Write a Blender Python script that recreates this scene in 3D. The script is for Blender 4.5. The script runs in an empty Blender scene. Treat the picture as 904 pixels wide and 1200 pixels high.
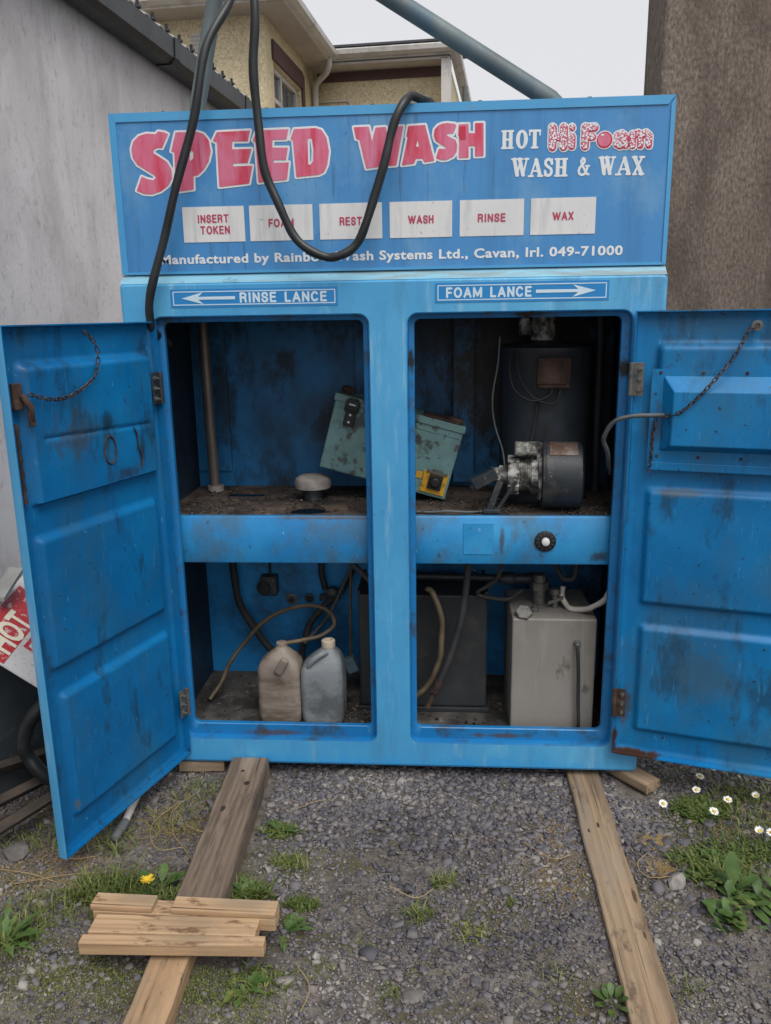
import bpy, bmesh, math, random
import numpy as np
from mathutils import Vector, Matrix
from mathutils.geometry import tessellate_polygon
random.seed(7)
RNG = np.random.default_rng(11)
R = math.radians

# ------------------------------------------------------------------ scene, camera, light
scene = bpy.context.scene
COL = scene.collection
cam_data = bpy.data.cameras.new('camera')
cam = bpy.data.objects.new('camera', cam_data)
COL.objects.link(cam)
CAM = Vector((0.176, -2.681, 1.631))
YAW, PITCH, ROLL, FOC = -0.072, 0.241, -0.016, 950.0
fw = Vector((math.sin(YAW) * math.cos(PITCH), math.cos(YAW) * math.cos(PITCH), -math.sin(PITCH)))
rt0 = Vector((math.cos(YAW), -math.sin(YAW), 0))
up0 = rt0.cross(fw)
rt = math.cos(ROLL) * rt0 + math.sin(ROLL) * up0
up = -math.sin(ROLL) * rt0 + math.cos(ROLL) * up0
m = Matrix((rt, up, -fw)).transposed().to_4x4()
m.translation = CAM
cam.matrix_world = m
cam_data.sensor_fit = 'VERTICAL'
cam_data.sensor_height = 24.0
cam_data.lens = 24.0 * FOC / 1200.0
cam_data.clip_start = 0.05
cam_data.clip_end = 600.0
scene.camera = cam

SUN_EL, SUN_AZ = 58.0, 150.0           # degrees; azimuth clockwise from +y
world = bpy.data.worlds.new('World')
scene.world = world
world.use_nodes = True
wn, wl = world.node_tree.nodes, world.node_tree.links
bg = wn['Background']
sky = wn.new('ShaderNodeTexSky')
sky.sky_type = 'NISHITA'
sky.sun_disc = False
sky.sun_elevation = R(SUN_EL)
sky.sun_rotation = R(SUN_AZ)
sky.air_density = 1.0
sky.dust_density = 6.0
sky.ozone_density = 1.0
hs = wn.new('ShaderNodeHueSaturation')
hs.inputs['Saturation'].default_value = 0.16
wl.new(sky.outputs[0], hs.inputs['Color'])
cloud = wn.new('ShaderNodeMix')            # even white cloud cover over the clear sky
cloud.data_type = 'RGBA'
cloud.inputs['Factor'].default_value = 0.65
wl.new(hs.outputs[0], cloud.inputs[6])
cloud.inputs[7].default_value = (4.55, 4.6, 4.8, 1)
wl.new(cloud.outputs[2], bg.inputs['Color'])
bg.inputs['Strength'].default_value = 0.15
sun_data = bpy.data.lights.new('sun', 'SUN')
sun_data.energy = 1.5
sun_data.angle = R(40)
sun_data.color = (1.0, 0.97, 0.93)
sun = bpy.data.objects.new('sun', sun_data)
COL.objects.link(sun)
sd = Vector((math.sin(R(SUN_AZ)) * math.cos(R(SUN_EL)), math.cos(R(SUN_AZ)) * math.cos(R(SUN_EL)), math.sin(R(SUN_EL))))
sun.rotation_euler = sd.to_track_quat('Z', 'Y').to_euler()
sun.location = (0, -3, 8)

scene.view_settings.view_transform = 'Standard'
scene.view_settings.look = 'None'
scene.view_settings.exposure = 0.35
scene.view_settings.gamma = 1.0
scene.view_settings.use_curve_mapping = False
scene.render.engine = 'CYCLES'
scene.cycles.max_bounces = 8
scene.cycles.use_denoising = True

# ------------------------------------------------------------------ helpers
def lin(h):
    h = h.lstrip('#')
    out = []
    for i in (0, 2, 4):
        c = int(h[i:i + 2], 16) / 255.0
        out.append(c / 12.92 if c <= 0.04045 else ((c + 0.055) / 1.055) ** 2.4)
    return (*out, 1.0)


def mat(name, stops, scale=4.0, detail=6.0, stretch=(1, 1, 1), rough=0.6, rough_var=0.1, metal=0.0,
        bump=0.0, bscale=60.0, bstretch=(1, 1, 1), dirt=(), spots=(), attr=None, spec=0.5, wood=None,
        trans=0.0, contrast=(0.3, 0.7)):
    """noise between colour stops, then dirt layers (hex, scale, lo, hi, stretch), then local spots"""
    mt = bpy.data.materials.new(name)
    mt.use_nodes = True
    nt = mt.node_tree
    N, L = nt.nodes, nt.links
    b = N['Principled BSDF']
    tc = N.new('ShaderNodeTexCoord')

    def mapped(st, off=0.0):
        mp = N.new('ShaderNodeMapping')
        mp.inputs['Scale'].default_value = st
        mp.inputs['Location'].default_value = (off, off * 0.7, off * 1.3)
        L.new(tc.outputs['Object'], mp.inputs['Vector'])
        return mp.outputs[0]

    def noise(sc, st, det=6.0, off=0.0, rg=0.6):
        n = N.new('ShaderNodeTexNoise')
        n.inputs['Scale'].default_value = sc
        n.inputs['Detail'].default_value = det
        n.inputs['Roughness'].default_value = rg
        L.new(mapped(st, off), n.inputs['Vector'])
        return n.outputs['Fac']

    def ramp(fac, pts):
        r = N.new('ShaderNodeValToRGB')
        while len(r.color_ramp.elements) < len(pts):
            r.color_ramp.elements.new(0.5)
        for e, (p, c) in zip(r.color_ramp.elements, pts):
            e.position = p
            e.color = c
        L.new(fac, r.inputs[0])
        return r.outputs[0]

    if attr:
        at = N.new('ShaderNodeAttribute')
        at.attribute_name = attr
        fac = at.outputs['Fac']
        col = ramp(fac, [(i / max(1, len(stops) - 1), lin(s)) for i, s in enumerate(stops)])
    elif wood:
        wv = N.new('ShaderNodeTexWave')
        wv.wave_type = 'BANDS'
        wv.bands_direction = 'Y'
        wv.inputs['Scale'].default_value = wood[0]
        wv.inputs['Distortion'].default_value = wood[1]
        wv.inputs['Detail'].default_value = 4
        wv.inputs['Detail Scale'].default_value = 1.6
        L.new(mapped((0.12, 1, 1), wood[2] if len(wood) > 2 else 0), wv.inputs['Vector'])
        nf = noise(14, (0.10, 4, 4), 9)
        mx = N.new('ShaderNodeMath'); mx.operation = 'MULTIPLY_ADD'
        mx.inputs[1].default_value = 0.12
        L.new(wv.outputs['Fac'], mx.inputs[0]); 
        m2 = N.new('ShaderNodeMath'); m2.operation = 'MULTIPLY'; m2.inputs[1].default_value = 0.9
        L.new(nf, m2.inputs[0]); L.new(m2.outputs[0], mx.inputs[2])
        lo, hi = 0.2, 0.8
        col = ramp(mx.outputs[0], [(lo + (hi - lo) * i / max(1, len(stops) - 1), lin(s)) for i, s in enumerate(stops)])
    elif len(stops) == 1:
        rgb = N.new('ShaderNodeRGB')
        rgb.outputs[0].default_value = lin(stops[0])
        col = rgb.outputs[0]
    else:
        lo, hi = contrast
        col = ramp(noise(scale, stretch, detail), [(lo + (hi - lo) * i / (len(stops) - 1), lin(s)) for i, s in enumerate(stops)])

    def mixin(col, fac, hexc):
        mx = N.new('ShaderNodeMix')
        mx.data_type = 'RGBA'
        L.new(fac, mx.inputs['Factor'])
        L.new(col, mx.inputs[6])
        mx.inputs[7].default_value = lin(hexc)
        return mx.outputs[2]

    for i, d in enumerate(dirt):
        hexc, sc, lo, hi = d[:4]
        lo -= 0.035; hi = lo + (hi - lo) * 0.62
        st = d[4] if len(d) > 4 else (1, 1, 1)
        amt = d[5] if len(d) > 5 else 1.0
        f = ramp(noise(sc, st, 8, 3.1 * (i + 1), 0.65), [(lo, (0, 0, 0, 1)), (hi, (amt, amt, amt, 1))])
        col = mixin(col, f, hexc)
    for i, (hexc, c, rad, hard) in enumerate(spots):
        mp = N.new('ShaderNodeMapping')
        sx = rad if isinstance(rad, (tuple, list)) else (rad, rad, rad)
        mp.inputs['Scale'].default_value = tuple(1 / s for s in sx)
        mp.inputs['Location'].default_value = tuple(-a / s for a, s in zip(c, sx))
        L.new(tc.outputs['Object'], mp.inputs['Vector'])
        ln = N.new('ShaderNodeVectorMath'); ln.operation = 'LENGTH'
        L.new(mp.outputs[0], ln.inputs[0])
        nz = noise(24, (1, 1, 0.6), 9, 9.3 * (i + 1), 0.7)
        ad = N.new('ShaderNodeMath'); ad.operation = 'MULTIPLY_ADD'; ad.inputs[1].default_value = 1.3
        L.new(nz, ad.inputs[0]); L.new(ln.outputs['Value'], ad.inputs[2])
        dv = N.new('ShaderNodeMath'); dv.operation = 'SUBTRACT'; dv.inputs[1].default_value = 0.35
        L.new(ad.outputs[0], dv.inputs[0])
        f = ramp(dv.outputs[0], [(0.72, (1, 1, 1, 1)), (0.98, (0, 0, 0, 1))] if hard else [(0.42, (0.8, 0.8, 0.8, 1)), (0.66, (0.45, 0.45, 0.45, 1)), (0.72, (0.12, 0.12, 0.12, 1)), (1.0, (0, 0, 0, 1))])
        col = mixin(col, f, hexc)
    L.new(col, b.inputs['Base Color'])
    if rough_var:
        rr = N.new('ShaderNodeMapRange')
        rr.inputs['To Min'].default_value = max(0.02, rough - rough_var)
        rr.inputs['To Max'].default_value = min(1, rough + rough_var)
        L.new(noise(scale * 3, stretch, 4, 7.7), rr.inputs['Value'])
        L.new(rr.outputs[0], b.inputs['Roughness'])
    else:
        b.inputs['Roughness'].default_value = rough
    b.inputs['Metallic'].default_value = metal
    b.inputs['Specular IOR Level'].default_value = spec
    if trans:
        b.inputs['Transmission Weight'].default_value = trans
    if bump:
        bp = N.new('ShaderNodeBump')
        bp.inputs['Strength'].default_value = min(1.0, bump)
        bp.inputs['Distance'].default_value = 0.004 * max(1.0, bump)
        L.new(noise(bscale, bstretch, 5, 1.9), bp.inputs['Height'])
        L.new(bp.outputs[0], b.inputs['Normal'])
    return mt


def tag(o, label=None, cat=None, group=None, kind=None):
    if label: o['label'] = label
    if cat: o['category'] = cat
    if group: o['group'] = group
    if kind: o['kind'] = kind
    return o


def thing(name, label, cat, loc=(0, 0, 0), group=None):
    o = bpy.data.objects.new(name, None)
    COL.objects.link(o)
    o.location = loc
    o.empty_display_size = 0.1
    return tag(o, label, cat, group)


def origin_of(o):
    v = Vector((0, 0, 0))
    while o is not None:
        v += Vector(o.location)
        o = o.parent
    return v


class MB:
    """collects shapes in world coordinates and links them as ONE mesh object"""
    def __init__(s):
        s.v, s.f = [], []

    def add(s, vs, fs):
        k = len(s.v)
        s.v += [tuple(a) for a in vs]
        s.f += [tuple(k + i for i in f) for f in fs]
        return s

    def box(s, a, b):
        (x0, y0, z0), (x1, y1, z1) = a, b
        x0, x1 = sorted((x0, x1)); y0, y1 = sorted((y0, y1)); z0, z1 = sorted((z0, z1))
        return s.add([(x0, y0, z0), (x1, y0, z0), (x1, y1, z0), (x0, y1, z0), (x0, y0, z1), (x1, y0, z1), (x1, y1, z1), (x0, y1, z1)],
                     [(0, 3, 2, 1), (4, 5, 6, 7), (0, 1, 5, 4), (1, 2, 6, 5), (2, 3, 7, 6), (3, 0, 4, 7)])

    def obox(s, c, ax, half):
        c = Vector(c); A = [Vector(a).normalized() * h for a, h in zip(ax, half)]
        vs = [c + A[0] * i + A[1] * j + A[2] * k for k in (-1, 1) for i, j in ((-1, -1), (1, -1), (1, 1), (-1, 1))]
        return s.add(vs, [(0, 3, 2, 1), (4, 5, 6, 7), (0, 1, 5, 4), (1, 2, 6, 5), (2, 3, 7, 6), (3, 0, 4, 7)])

    def rings(s, rings, cap0=True, cap1=True, closed=False):
        n = len(rings[0]); k = len(s.v)
        for r in rings: s.v += [tuple(p) for p in r]
        m_ = len(rings)
        for i in range(m_ if closed else m_ - 1):
            a, b = k + i * n, k + ((i + 1) % m_) * n
            for j in range(n):
                s.f.append((a + j, a + (j + 1) % n, b + (j + 1) % n, b + j))
        if not closed:
            if cap0: s.f.append(tuple(k + j for j in reversed(range(n))))
            if cap1: s.f.append(tuple(k + (m_ - 1) * n + j for j in range(n)))
        return s

    def tube(s, path, r, seg=10, closed=False):
        P = [Vector(p) for p in path]
        n = len(P)
        rr = r if isinstance(r, (list, tuple)) else [r] * n
        T = []
        for i in range(n):
            a = P[(i - 1) % n] if (closed or i > 0) else P[i]
            b = P[(i + 1) % n] if (closed or i < n - 1) else P[i]
            T.append((b - a).normalized())
        nrm = T[0].orthogonal().normalized()
        out = []
        for i in range(n):
            nrm = (nrm - T[i] * nrm.dot(T[i]))
            nrm = nrm.normalized() if nrm.length > 1e-6 else T[i].orthogonal().normalized()
            bi = T[i].cross(nrm)
            out.append([P[i] + (nrm * math.cos(t) + bi * math.sin(t)) * rr[i] for t in (2 * math.pi * j / seg for j in range(seg))])
        return s.rings(out, closed=closed)

    def cyl(s, p0, p1, r0, r1=None, seg=24):
        return s.tube([p0, p1], [r0, r0 if r1 is None else r1], seg)

    def lathe(s, c, axis, prof, seg=32):
        """prof: list of (distance along axis, radius)"""
        c = Vector(c); a = Vector(axis).normalized()
        n = a.orthogonal().normalized(); b = a.cross(n)
        return s.rings([[c + a * d + (n * math.cos(t) + b * math.sin(t)) * max(r, 1e-4) for t in (2 * math.pi * j / seg for j in range(seg))] for d, r in prof])

    def poly(s, loops, f3):
        """flat filled polygon with holes; loops are lists of 2D points, f3 maps a 2D point to 3D"""
        pts = [p for l in loops for p in l]
        tris = tessellate_polygon([[Vector((a, b, 0)) for a, b in l] for l in loops])
        return s.add([f3(a, b) for a, b in pts], tris)

    def build(s, name, material, parent=None, bevel=0.0, smooth=None, loc=None, seg=2):
        me = bpy.data.meshes.new(name)
        off = origin_of(parent) if parent is not None else Vector(loc or (0, 0, 0))
        me.from_pydata([(a[0] - off.x, a[1] - off.y, a[2] - off.z) for a in s.v], [], s.f)
        bm = bmesh.new(); bm.from_mesh(me)
        bmesh.ops.recalc_face_normals(bm, faces=bm.faces)
        bm.to_mesh(me); bm.free()
        if smooth is not None:
            me.polygons.foreach_set('use_smooth', [True] * len(me.polygons))
            me.set_sharp_from_angle(angle=R(smooth))
        me.materials.append(material)
        o = bpy.data.objects.new(name, me)
        COL.objects.link(o)
        if parent is not None: o.parent = parent
        elif loc: o.location = loc
        if bevel:
            md = o.modifiers.new('bevel', 'BEVEL'); md.width = bevel; md.segments = seg; md.limit_method = 'ANGLE'; md.angle_limit = R(40)
        return o


def spline(pts, n=8):
    """Catmull-Rom through the points"""
    P = [Vector(p) for p in pts]
    P = [P[0] * 2 - P[1]] + P + [P[-1] * 2 - P[-2]]
    out = []
    for i in range(1, len(P) - 2):
        a, b, c, d = P[i - 1:i + 3]
        for k in range(n):
            t = k / n
            out.append(0.5 * ((2 * b) + (c - a) * t + (2 * a - 5 * b + 4 * c - d) * t * t + (3 * b - a - 3 * c + d) * t ** 3))
    out.append(P[-2])
    return out


def rrect(x0, z0, x1, z1, r, n=6):
    pts = []
    for cx, cz, a0 in ((x1 - r, z1 - r, 0), (x0 + r, z1 - r, 90), (x0 + r, z0 + r, 180), (x1 - r, z0 + r, 270)):
        for k in range(n + 1):
            t = R(a0 + 90 * k / n)
            pts.append((cx + r * math.cos(t), cz + r * math.sin(t)))
    return pts


# lettering: flat sheets cut out of signed distance fields (marching squares)
def sd_poly(X, Z, loop):
    d = np.full(X.shape, 1e9); ins = np.zeros(X.shape, bool)
    n = len(loop)
    for i in range(n):
        ax, az = loop[i]; bx, bz = loop[(i + 1) % n]
        ex, ez = bx - ax, bz - az
        t = np.clip(((X - ax) * ex + (Z - az) * ez) / (ex * ex + ez * ez + 1e-12), 0, 1)
        d = np.minimum(d, np.hypot(X - ax - t * ex, Z - az - t * ez))
        c = ((az > Z) != (bz > Z)) & (X < ex * (Z - az) / (ez + 1e-12) + ax)
        ins ^= c
    return np.where(ins, -d, d)


def sd_seg(X, Z, a, b, r):
    ex, ez = b[0] - a[0], b[1] - a[1]
    t = np.clip(((X - a[0]) * ex + (Z - a[1]) * ez) / (ex * ex + ez * ez + 1e-12), 0, 1)
    return np.hypot(X - a[0] - t * ex, Z - a[1] - t * ez) - r


def sd_line(X, Z, pts, r):
    d = np.full(X.shape, 1e9)
    for a, b in zip(pts[:-1], pts[1:]): d = np.minimum(d, sd_seg(X, Z, a, b, r))
    return d


def sheet(mb, field, x0, x1, z0, z1, h, f3):
    """adds the region field<0 to mb as flat faces"""
    nx, nz = int((x1 - x0) / h) + 2, int((z1 - z0) / h) + 2
    xs = x0 + np.arange(nx) * h; zs = z0 + np.arange(nz) * h
    X, Z = np.meshgrid(xs, zs)
    D = field(X, Z)
    for j in range(nz - 1):
        run = None
        for i in range(nx - 1):
            q = [(i, j), (i + 1, j), (i + 1, j + 1), (i, j + 1)]
            d = [D[b, a] for a, b in q]
            if max(d) < 0:
                if run is None: run = i
                continue
            if run is not None:
                mb.add([f3(xs[run], zs[j]), f3(xs[i], zs[j]), f3(xs[i], zs[j + 1]), f3(xs[run], zs[j + 1])], [(0, 1, 2, 3)]); run = None
            if min(d) >= 0: continue
            out = []
            for k in range(4):
                (a, b), (c, e) = q[k], q[(k + 1) % 4]
                d0, d1 = d[k], d[(k + 1) % 4]
                if d0 < 0: out.append((xs[a], zs[b]))
                if (d0 < 0) != (d1 < 0):
                    t = d0 / (d0 - d1)
                    out.append((xs[a] + t * (xs[c] - xs[a]), zs[b] + t * (zs[e] - zs[b])))
            if len(out) >= 3: mb.add([f3(*p) for p in out], [tuple(range(len(out)))])
        if run is not None:
            mb.add([f3(xs[run], zs[j]), f3(xs[nx - 1], zs[j]), f3(xs[nx - 1], zs[j + 1]), f3(xs[run], zs[j + 1])], [(0, 1, 2, 3)])


def text_mb(mb, body, x0, x1, z0, z1, f3, bold=0.02, spacing=1.0):
    """built-in sans lettering fitted into the box x0..x1, z0..z1 (cap height), mapped by f3"""
    cu = bpy.data.curves.new('lettering', 'FONT')
    cu.body = body; cu.offset = bold; cu.space_character = spacing; cu.resolution_u = 3
    o = bpy.data.objects.new('lettering', cu)
    COL.objects.link(o)
    bpy.context.view_layer.update()
    dg = bpy.context.evaluated_depsgraph_get()
    me = bpy.data.meshes.new_from_object(o.evaluated_get(dg))
    vs = [v.co.copy() for v in me.vertices]
    fs = [tuple(p.vertices) for p in me.polygons]
    bpy.data.objects.remove(o); bpy.data.curves.remove(cu); bpy.data.meshes.remove(me)
    ax, bx = min(v.x for v in vs), max(v.x for v in vs)
    az, bz = -bold * 0.5, 0.715        # baseline and cap height of the built-in font
    mb.add([f3(x0 + (v.x - ax) / (bx - ax) * (x1 - x0), z0 + (v.y - az) / (bz - az) * (z1 - z0)) for v in vs], fs)


# plain grotesque capitals drawn with strokes
GLY = {'I': [[(.5, 0), (.5, 1)]], 'N': [[(0, 0), (0, 1)], [(0, 1), (1, 0)], [(1, 0), (1, 1)]], 'E': [[(0, 0), (0, 1)], [(0, 1), (1, 1)], [(0, .52), (.9, .52)], [(0, 0), (1, 0)]],
       'F': [[(0, 0), (0, 1)], [(0, 1), (1, 1)], [(0, .5), (.88, .5)]], 'L': [[(0, 1), (0, 0), (1, 0)]], 'T': [[(0, 1), (1, 1)], [(.5, 1), (.5, 0)]], 'H': [[(0, 0), (0, 1)], [(1, 0), (1, 1)], [(0, .52), (1, .52)]],
       'K': [[(0, 0), (0, 1)], [(0, .4), (.95, 1)], [(.32, .58), (1, 0)]], 'X': [[(0, 0), (1, 1)], [(0, 1), (1, 0)]], 'A': [[(0, 0), (.5, 1), (1, 0)], [(.18, .3), (.82, .3)]], 'M': [[(0, 0), (0, 1), (.5, .12), (1, 1), (1, 0)]],
       'W': [[(0, 1), (.25, 0), (.5, .95), (.75, 0), (1, 1)]], 'R': [[(0, 0), (0, 1), (.65, 1), (.9, .92), (1, .76), (.9, .58), (.65, .5), (0, .5)], [(.62, .5), (.9, .38), (.95, .1), (1, 0)]],
       'O': [[(.5 + .5 * math.cos(t), .5 + .5 * math.sin(t)) for t in np.linspace(0, 2 * math.pi, 25)]], 'C': [[(.5 + .5 * math.cos(t), .5 + .5 * math.sin(t)) for t in np.linspace(R(40), R(320), 20)]],
       'S': [[(.97, .74), (.9, .9), (.7, 1), (.3, 1), (.08, .9), (.02, .74), (.12, .6), (.3, .54), (.7, .46), (.9, .38), (1, .25), (.92, .1), (.7, 0), (.28, 0), (.08, .1), (0, .27)]]}
GW = {'I': .12, 'M': .92, 'W': 1.2, 'E': .58, 'F': .55, 'L': .52, 'S': .62, 'R': .64, 'O': .82, 'C': .74, 'A': .78, 'T': .68}
def caps_mb(mb, body, x0, x1, z0, z1, f3, weight=.19, res=.0011):
    H_ = z1 - z0; r = weight * H_ / 2
    tot = sum(.42 if c == ' ' else GW.get(c, .66) for c in body) + (.24 + weight) * (len(body) - 1)
    k = ((x1 - x0) - 2 * r) / tot; x = x0 + r
    for c in body:
        if c == ' ': x += (.42 + .24 + weight) * k; continue
        w = GW.get(c, .66) * k
        L_ = [[(x + a * w, z0 + r + q * (H_ - 2 * r)) for a, q in st] for st in GLY[c]]
        sheet(mb, lambda X, Z: np.min(np.stack([sd_line(X, Z, l, r) for l in L_]), 0), x - r - .002, x + w + r + .002, z0 - .002, z1 + .002, res, f3)
        x += w + (.24 + weight) * k

# ------------------------------------------------------------------ materials
M = {}
M['front'] = mat('faded_blue_paint', ['#3a8cbf', '#4698c8', '#5ba8d0'], 2.2, 6, (1, 1, 0.7), 0.45, 0.12, bump=0.05, bscale=40,
                 dirt=[('#41759a', 3.0, 0.55, 0.8, (3, 1, 0.5), 0.6), ('#a9c6d4', 5.0, 0.6, 0.85, (5, 1, 0.5), 0.5), ('#3b4a50', 22, 0.68, 0.8, (1, 1, 1), 0.6)],
                 spots=[('#2d8fd0', (0.4, 0, -0.02), (1.3, 1, 0.13), False), ('#2d8fd0', (-0.4, 0, -0.02), (1.3, 1, 0.13), False)])
M['rebate'] = mat('deep_blue_paint', ['#0c65a0', '#1674ae'], 3, 6, (1, 1, 1), 0.4, 0.1, dirt=[('#33393a', 9, 0.56, 0.70, (1, 1, 1), 0.7), ('#6f8792', 60, 0.68, 0.72, (1, 1, 1), 0.7)],
                  spots=[('#15181a', (0.075, 0.01, 1.47), (0.02, 0.05, 0.10), True), ('#121415', (0.765, 0.01, 1.44), (0.03, 0.05, 0.07), True), ('#4b3b30', (0.4, 0.03, 0.12), (0.3, 0.05, 0.02), False), ('#4b3b30', (-0.45, 0.03, 0.115), (0.3, 0.05, 0.025), False), ('#121415', (0.45, 0.02, 1.62), (0.09, 0.05, 0.02), True)])
M['door'] = mat('door_blue_paint', ['#02568a', '#045f96', '#0b6da4'], 2.5, 7, (1, 1, 0.8), 0.42, 0.14, spec=0.35, bump=0.06, bscale=35,
                dirt=[('#2b566f', 3.5, 0.54, 0.74, (1, 1, 0.5), 0.6), ('#1c2c36', 9, 0.60, 0.70, (1, 1, 0.35), 0.6), ('#4f94bf', 70, 0.69, 0.72, (1, 1, 0.5), 0.6), ('#22292d', 55, 0.67, 0.70, (1, 1, 1), 0.8), ('#3d7fa8', 26, 0.66, 0.69, (5, 5, 0.4), 0.5)],
                spots=[('#3a3f42', (-0.90, -0.36, 1.30), (0.10, 0.34, 0.20), False), ('#2a211d', (-0.85, -0.2, 1.15), (0.12, 0.16, 0.05), False),
                       ('#23282b', (-0.775, -0.03, 1.40), (0.05, 0.06, 0.12), False), ('#54514f', (-0.935, -0.58, 0.19), (0.02, 0.05, 0.06), True),
                       ('#17303f', (-0.839, -0.283, 1.326), (0.055, 0.055, 0.06), False), ('#1b2024', (-0.945, -0.60, 1.40), (0.03, 0.06, 0.09), False), ('#20262a', (-0.80, -0.13, 1.21), (0.04, 0.04, 0.10), False)])
M['door2'] = mat('worn_door_blue_paint', ['#025f97', '#056ba4', '#137ab2'], 2.5, 7, (1, 1, 0.8), 0.42, 0.14, spec=0.35, bump=0.06, bscale=35,
                 dirt=[('#2f5c78', 3.2, 0.50, 0.72, (1, 1, 0.5), 0.65), ('#1f2f3a', 9, 0.58, 0.70, (1, 1, 0.35), 0.6), ('#5a9cc4', 60, 0.69, 0.72, (2, 2, .5), 0.6), ('#262b2e', 50, 0.665, 0.70, (1, 1, 1), 0.8), ('#4a8ab0', 24, 0.66, 0.69, (5, 5, 0.4), 0.5)],
                 spots=[('#3b2417', (0.85, -0.055, 0.102), (0.14, 0.12, 0.030), True), ('#3b2417', (0.785, -0.03, 0.15), (0.022, 0.1, 0.09), True),
                        ('#345a74', (1.05, -0.1, 0.42), (0.25, 0.2, 0.25), False), ('#39434a', (0.86, -0.03, 1.28), (0.06, 0.1, 0.18), False),
                        ('#4b5964', (0.95, -0.06, 1.05), (0.25, 0.1, 0.03), False), ('#46443f', (0.82, -0.02, 0.28), (0.05, 0.1, 0.18), False)])
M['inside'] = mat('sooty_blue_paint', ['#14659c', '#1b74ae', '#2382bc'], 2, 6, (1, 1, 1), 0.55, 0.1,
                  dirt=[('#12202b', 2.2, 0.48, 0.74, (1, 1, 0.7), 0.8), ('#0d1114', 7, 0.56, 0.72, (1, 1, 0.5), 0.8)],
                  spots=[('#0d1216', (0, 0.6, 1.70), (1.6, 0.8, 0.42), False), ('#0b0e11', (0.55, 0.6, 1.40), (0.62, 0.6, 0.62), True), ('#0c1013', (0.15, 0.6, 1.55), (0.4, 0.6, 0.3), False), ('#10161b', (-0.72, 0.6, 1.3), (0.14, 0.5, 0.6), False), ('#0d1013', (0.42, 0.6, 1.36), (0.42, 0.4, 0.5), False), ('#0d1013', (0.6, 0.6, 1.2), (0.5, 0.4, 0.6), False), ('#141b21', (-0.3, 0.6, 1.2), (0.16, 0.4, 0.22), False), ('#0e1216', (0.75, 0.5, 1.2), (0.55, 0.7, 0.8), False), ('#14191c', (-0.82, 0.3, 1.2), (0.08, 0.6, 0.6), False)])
M['inside_low'] = mat('brighter_blue_paint', ['#1b80c6', '#2a92d6'], 2, 6, (1, 1, 1), 0.5, 0.1, dirt=[('#12202b', 2.2, 0.52, 0.72, (1, 1, 1), 0.8)],
                      spots=[('#141a1f', (-0.84, 0.3, 0.4), (0.06, 0.6, 0.6), False), ('#14181c', (0.84, 0.4, 0.4), (0.6, 0.6, 0.9), False)])  # lower back wall: brighter blue than the upper one, darker towards both ends
M['inside_dark'] = mat('dark_side_lining', ['#0c1822', '#12293b', '#173f5e'], 2.5, 7, (1, 1, 0.6), 0.65, 0.1, dirt=[('#0b0e10', 5, 0.5, 0.68, (1, 1, 0.5), 0.85)])  # side walls: near-black blue over their full height, blotched darker
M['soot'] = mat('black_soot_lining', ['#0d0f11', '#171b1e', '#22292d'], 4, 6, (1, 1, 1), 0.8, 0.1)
M['shelf_dirt'] = mat('rusty_dirt_shelf', ['#2b2624', '#4b4039', '#6b5a4c'], 6, 8, (1, 1, 1), 0.85, 0.1, bump=0.4, bscale=70,
                      dirt=[('#171616', 7, 0.5, 0.7, (1, 1, 1), 0.85), ('#7a6857', 30, 0.62, 0.75, (1, 1, 1), 0.7)])
M['floor_dirt'] = mat('grey_dirt_floor', ['#2b2a29', '#474441', '#5d5954'], 6, 8, (1, 1, 1), 0.9, 0.05, bump=0.4, bscale=70, dirt=[('#191918', 5, 0.5, 0.66, (1, 1, 1), 0.85), ('#7b756d', 30, 0.64, 0.72, (1, 1, 1), 0.7)])
M['beam'] = mat('shelf_front_blue_paint', ['#1371ad', '#1f80bb', '#3392c8'], 3, 6, (1, 1, 1), 0.42, 0.1,
                dirt=[('#45606f', 6, 0.54, 0.70, (1, 1, 0.6), 0.7), ('#2b2f31', 34, 0.66, 0.72, (1, 1, 1), 0.8), ('#8fb6cc', 60, 0.69, 0.72, (1, 1, .6), 0.6)],
                spots=[('#403c38', (0.385, 0.08, 0.85), (0.022, 0.1, 0.11), False), ('#35312e', (0.72, 0.08, 0.79), (0.08, 0.1, 0.04), False), ('#4a4643', (-0.2, 0.08, 0.93), (0.5, 0.1, 0.02), False)])
M['sign'] = mat('sign_face_blue', ['#3c7fb8', '#4488c0'], 1.2, 4, (1, 1, 0.4), 0.35, 0.06, dirt=[('#346f9f', 4, 0.5, 0.75, (4, 1, 0.3), 0.5), ('#6d9cc0', 3, 0.54, 0.72, (1.5, 1, 1), 0.5), ('#2c4f6b', 12, 0.63, 0.72, (6, 1, 0.25), 0.5), ('#243642', 70, 0.70, 0.73, (1, 1, 1), 0.7)])
M['trim'] = mat('sign_trim_blue', ['#3f90c4', '#4e9ccb'], 3, 5, (1, 1, 1), 0.4, 0.1, dirt=[('#6d828c', 25, 0.62, 0.75, (1, 1, 1), 0.5)])
M['ledge'] = mat('ledge_pale_blue', ['#6fa9c4', '#86b6c8'], 3, 6, (1, 1, 1), 0.6, 0.1, dirt=[('#7d8886', 5, 0.5, 0.65, (0.5, 1, 6), 0.8), ('#3f4d52', 16, 0.62, 0.75, (1, 1, 1), 0.6)])
M['white'] = mat('aged_white_vinyl', ['#c9cacb', '#d6d6d5'], 5, 4, (1, 1, 1), 0.5, 0.05, dirt=[('#aeb0b2', 6, 0.55, 0.72, (4, 1, 0.4), 0.6), ('#8a8a8a', 50, 0.69, 0.72, (1, 1, 1), 0.6)])
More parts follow.
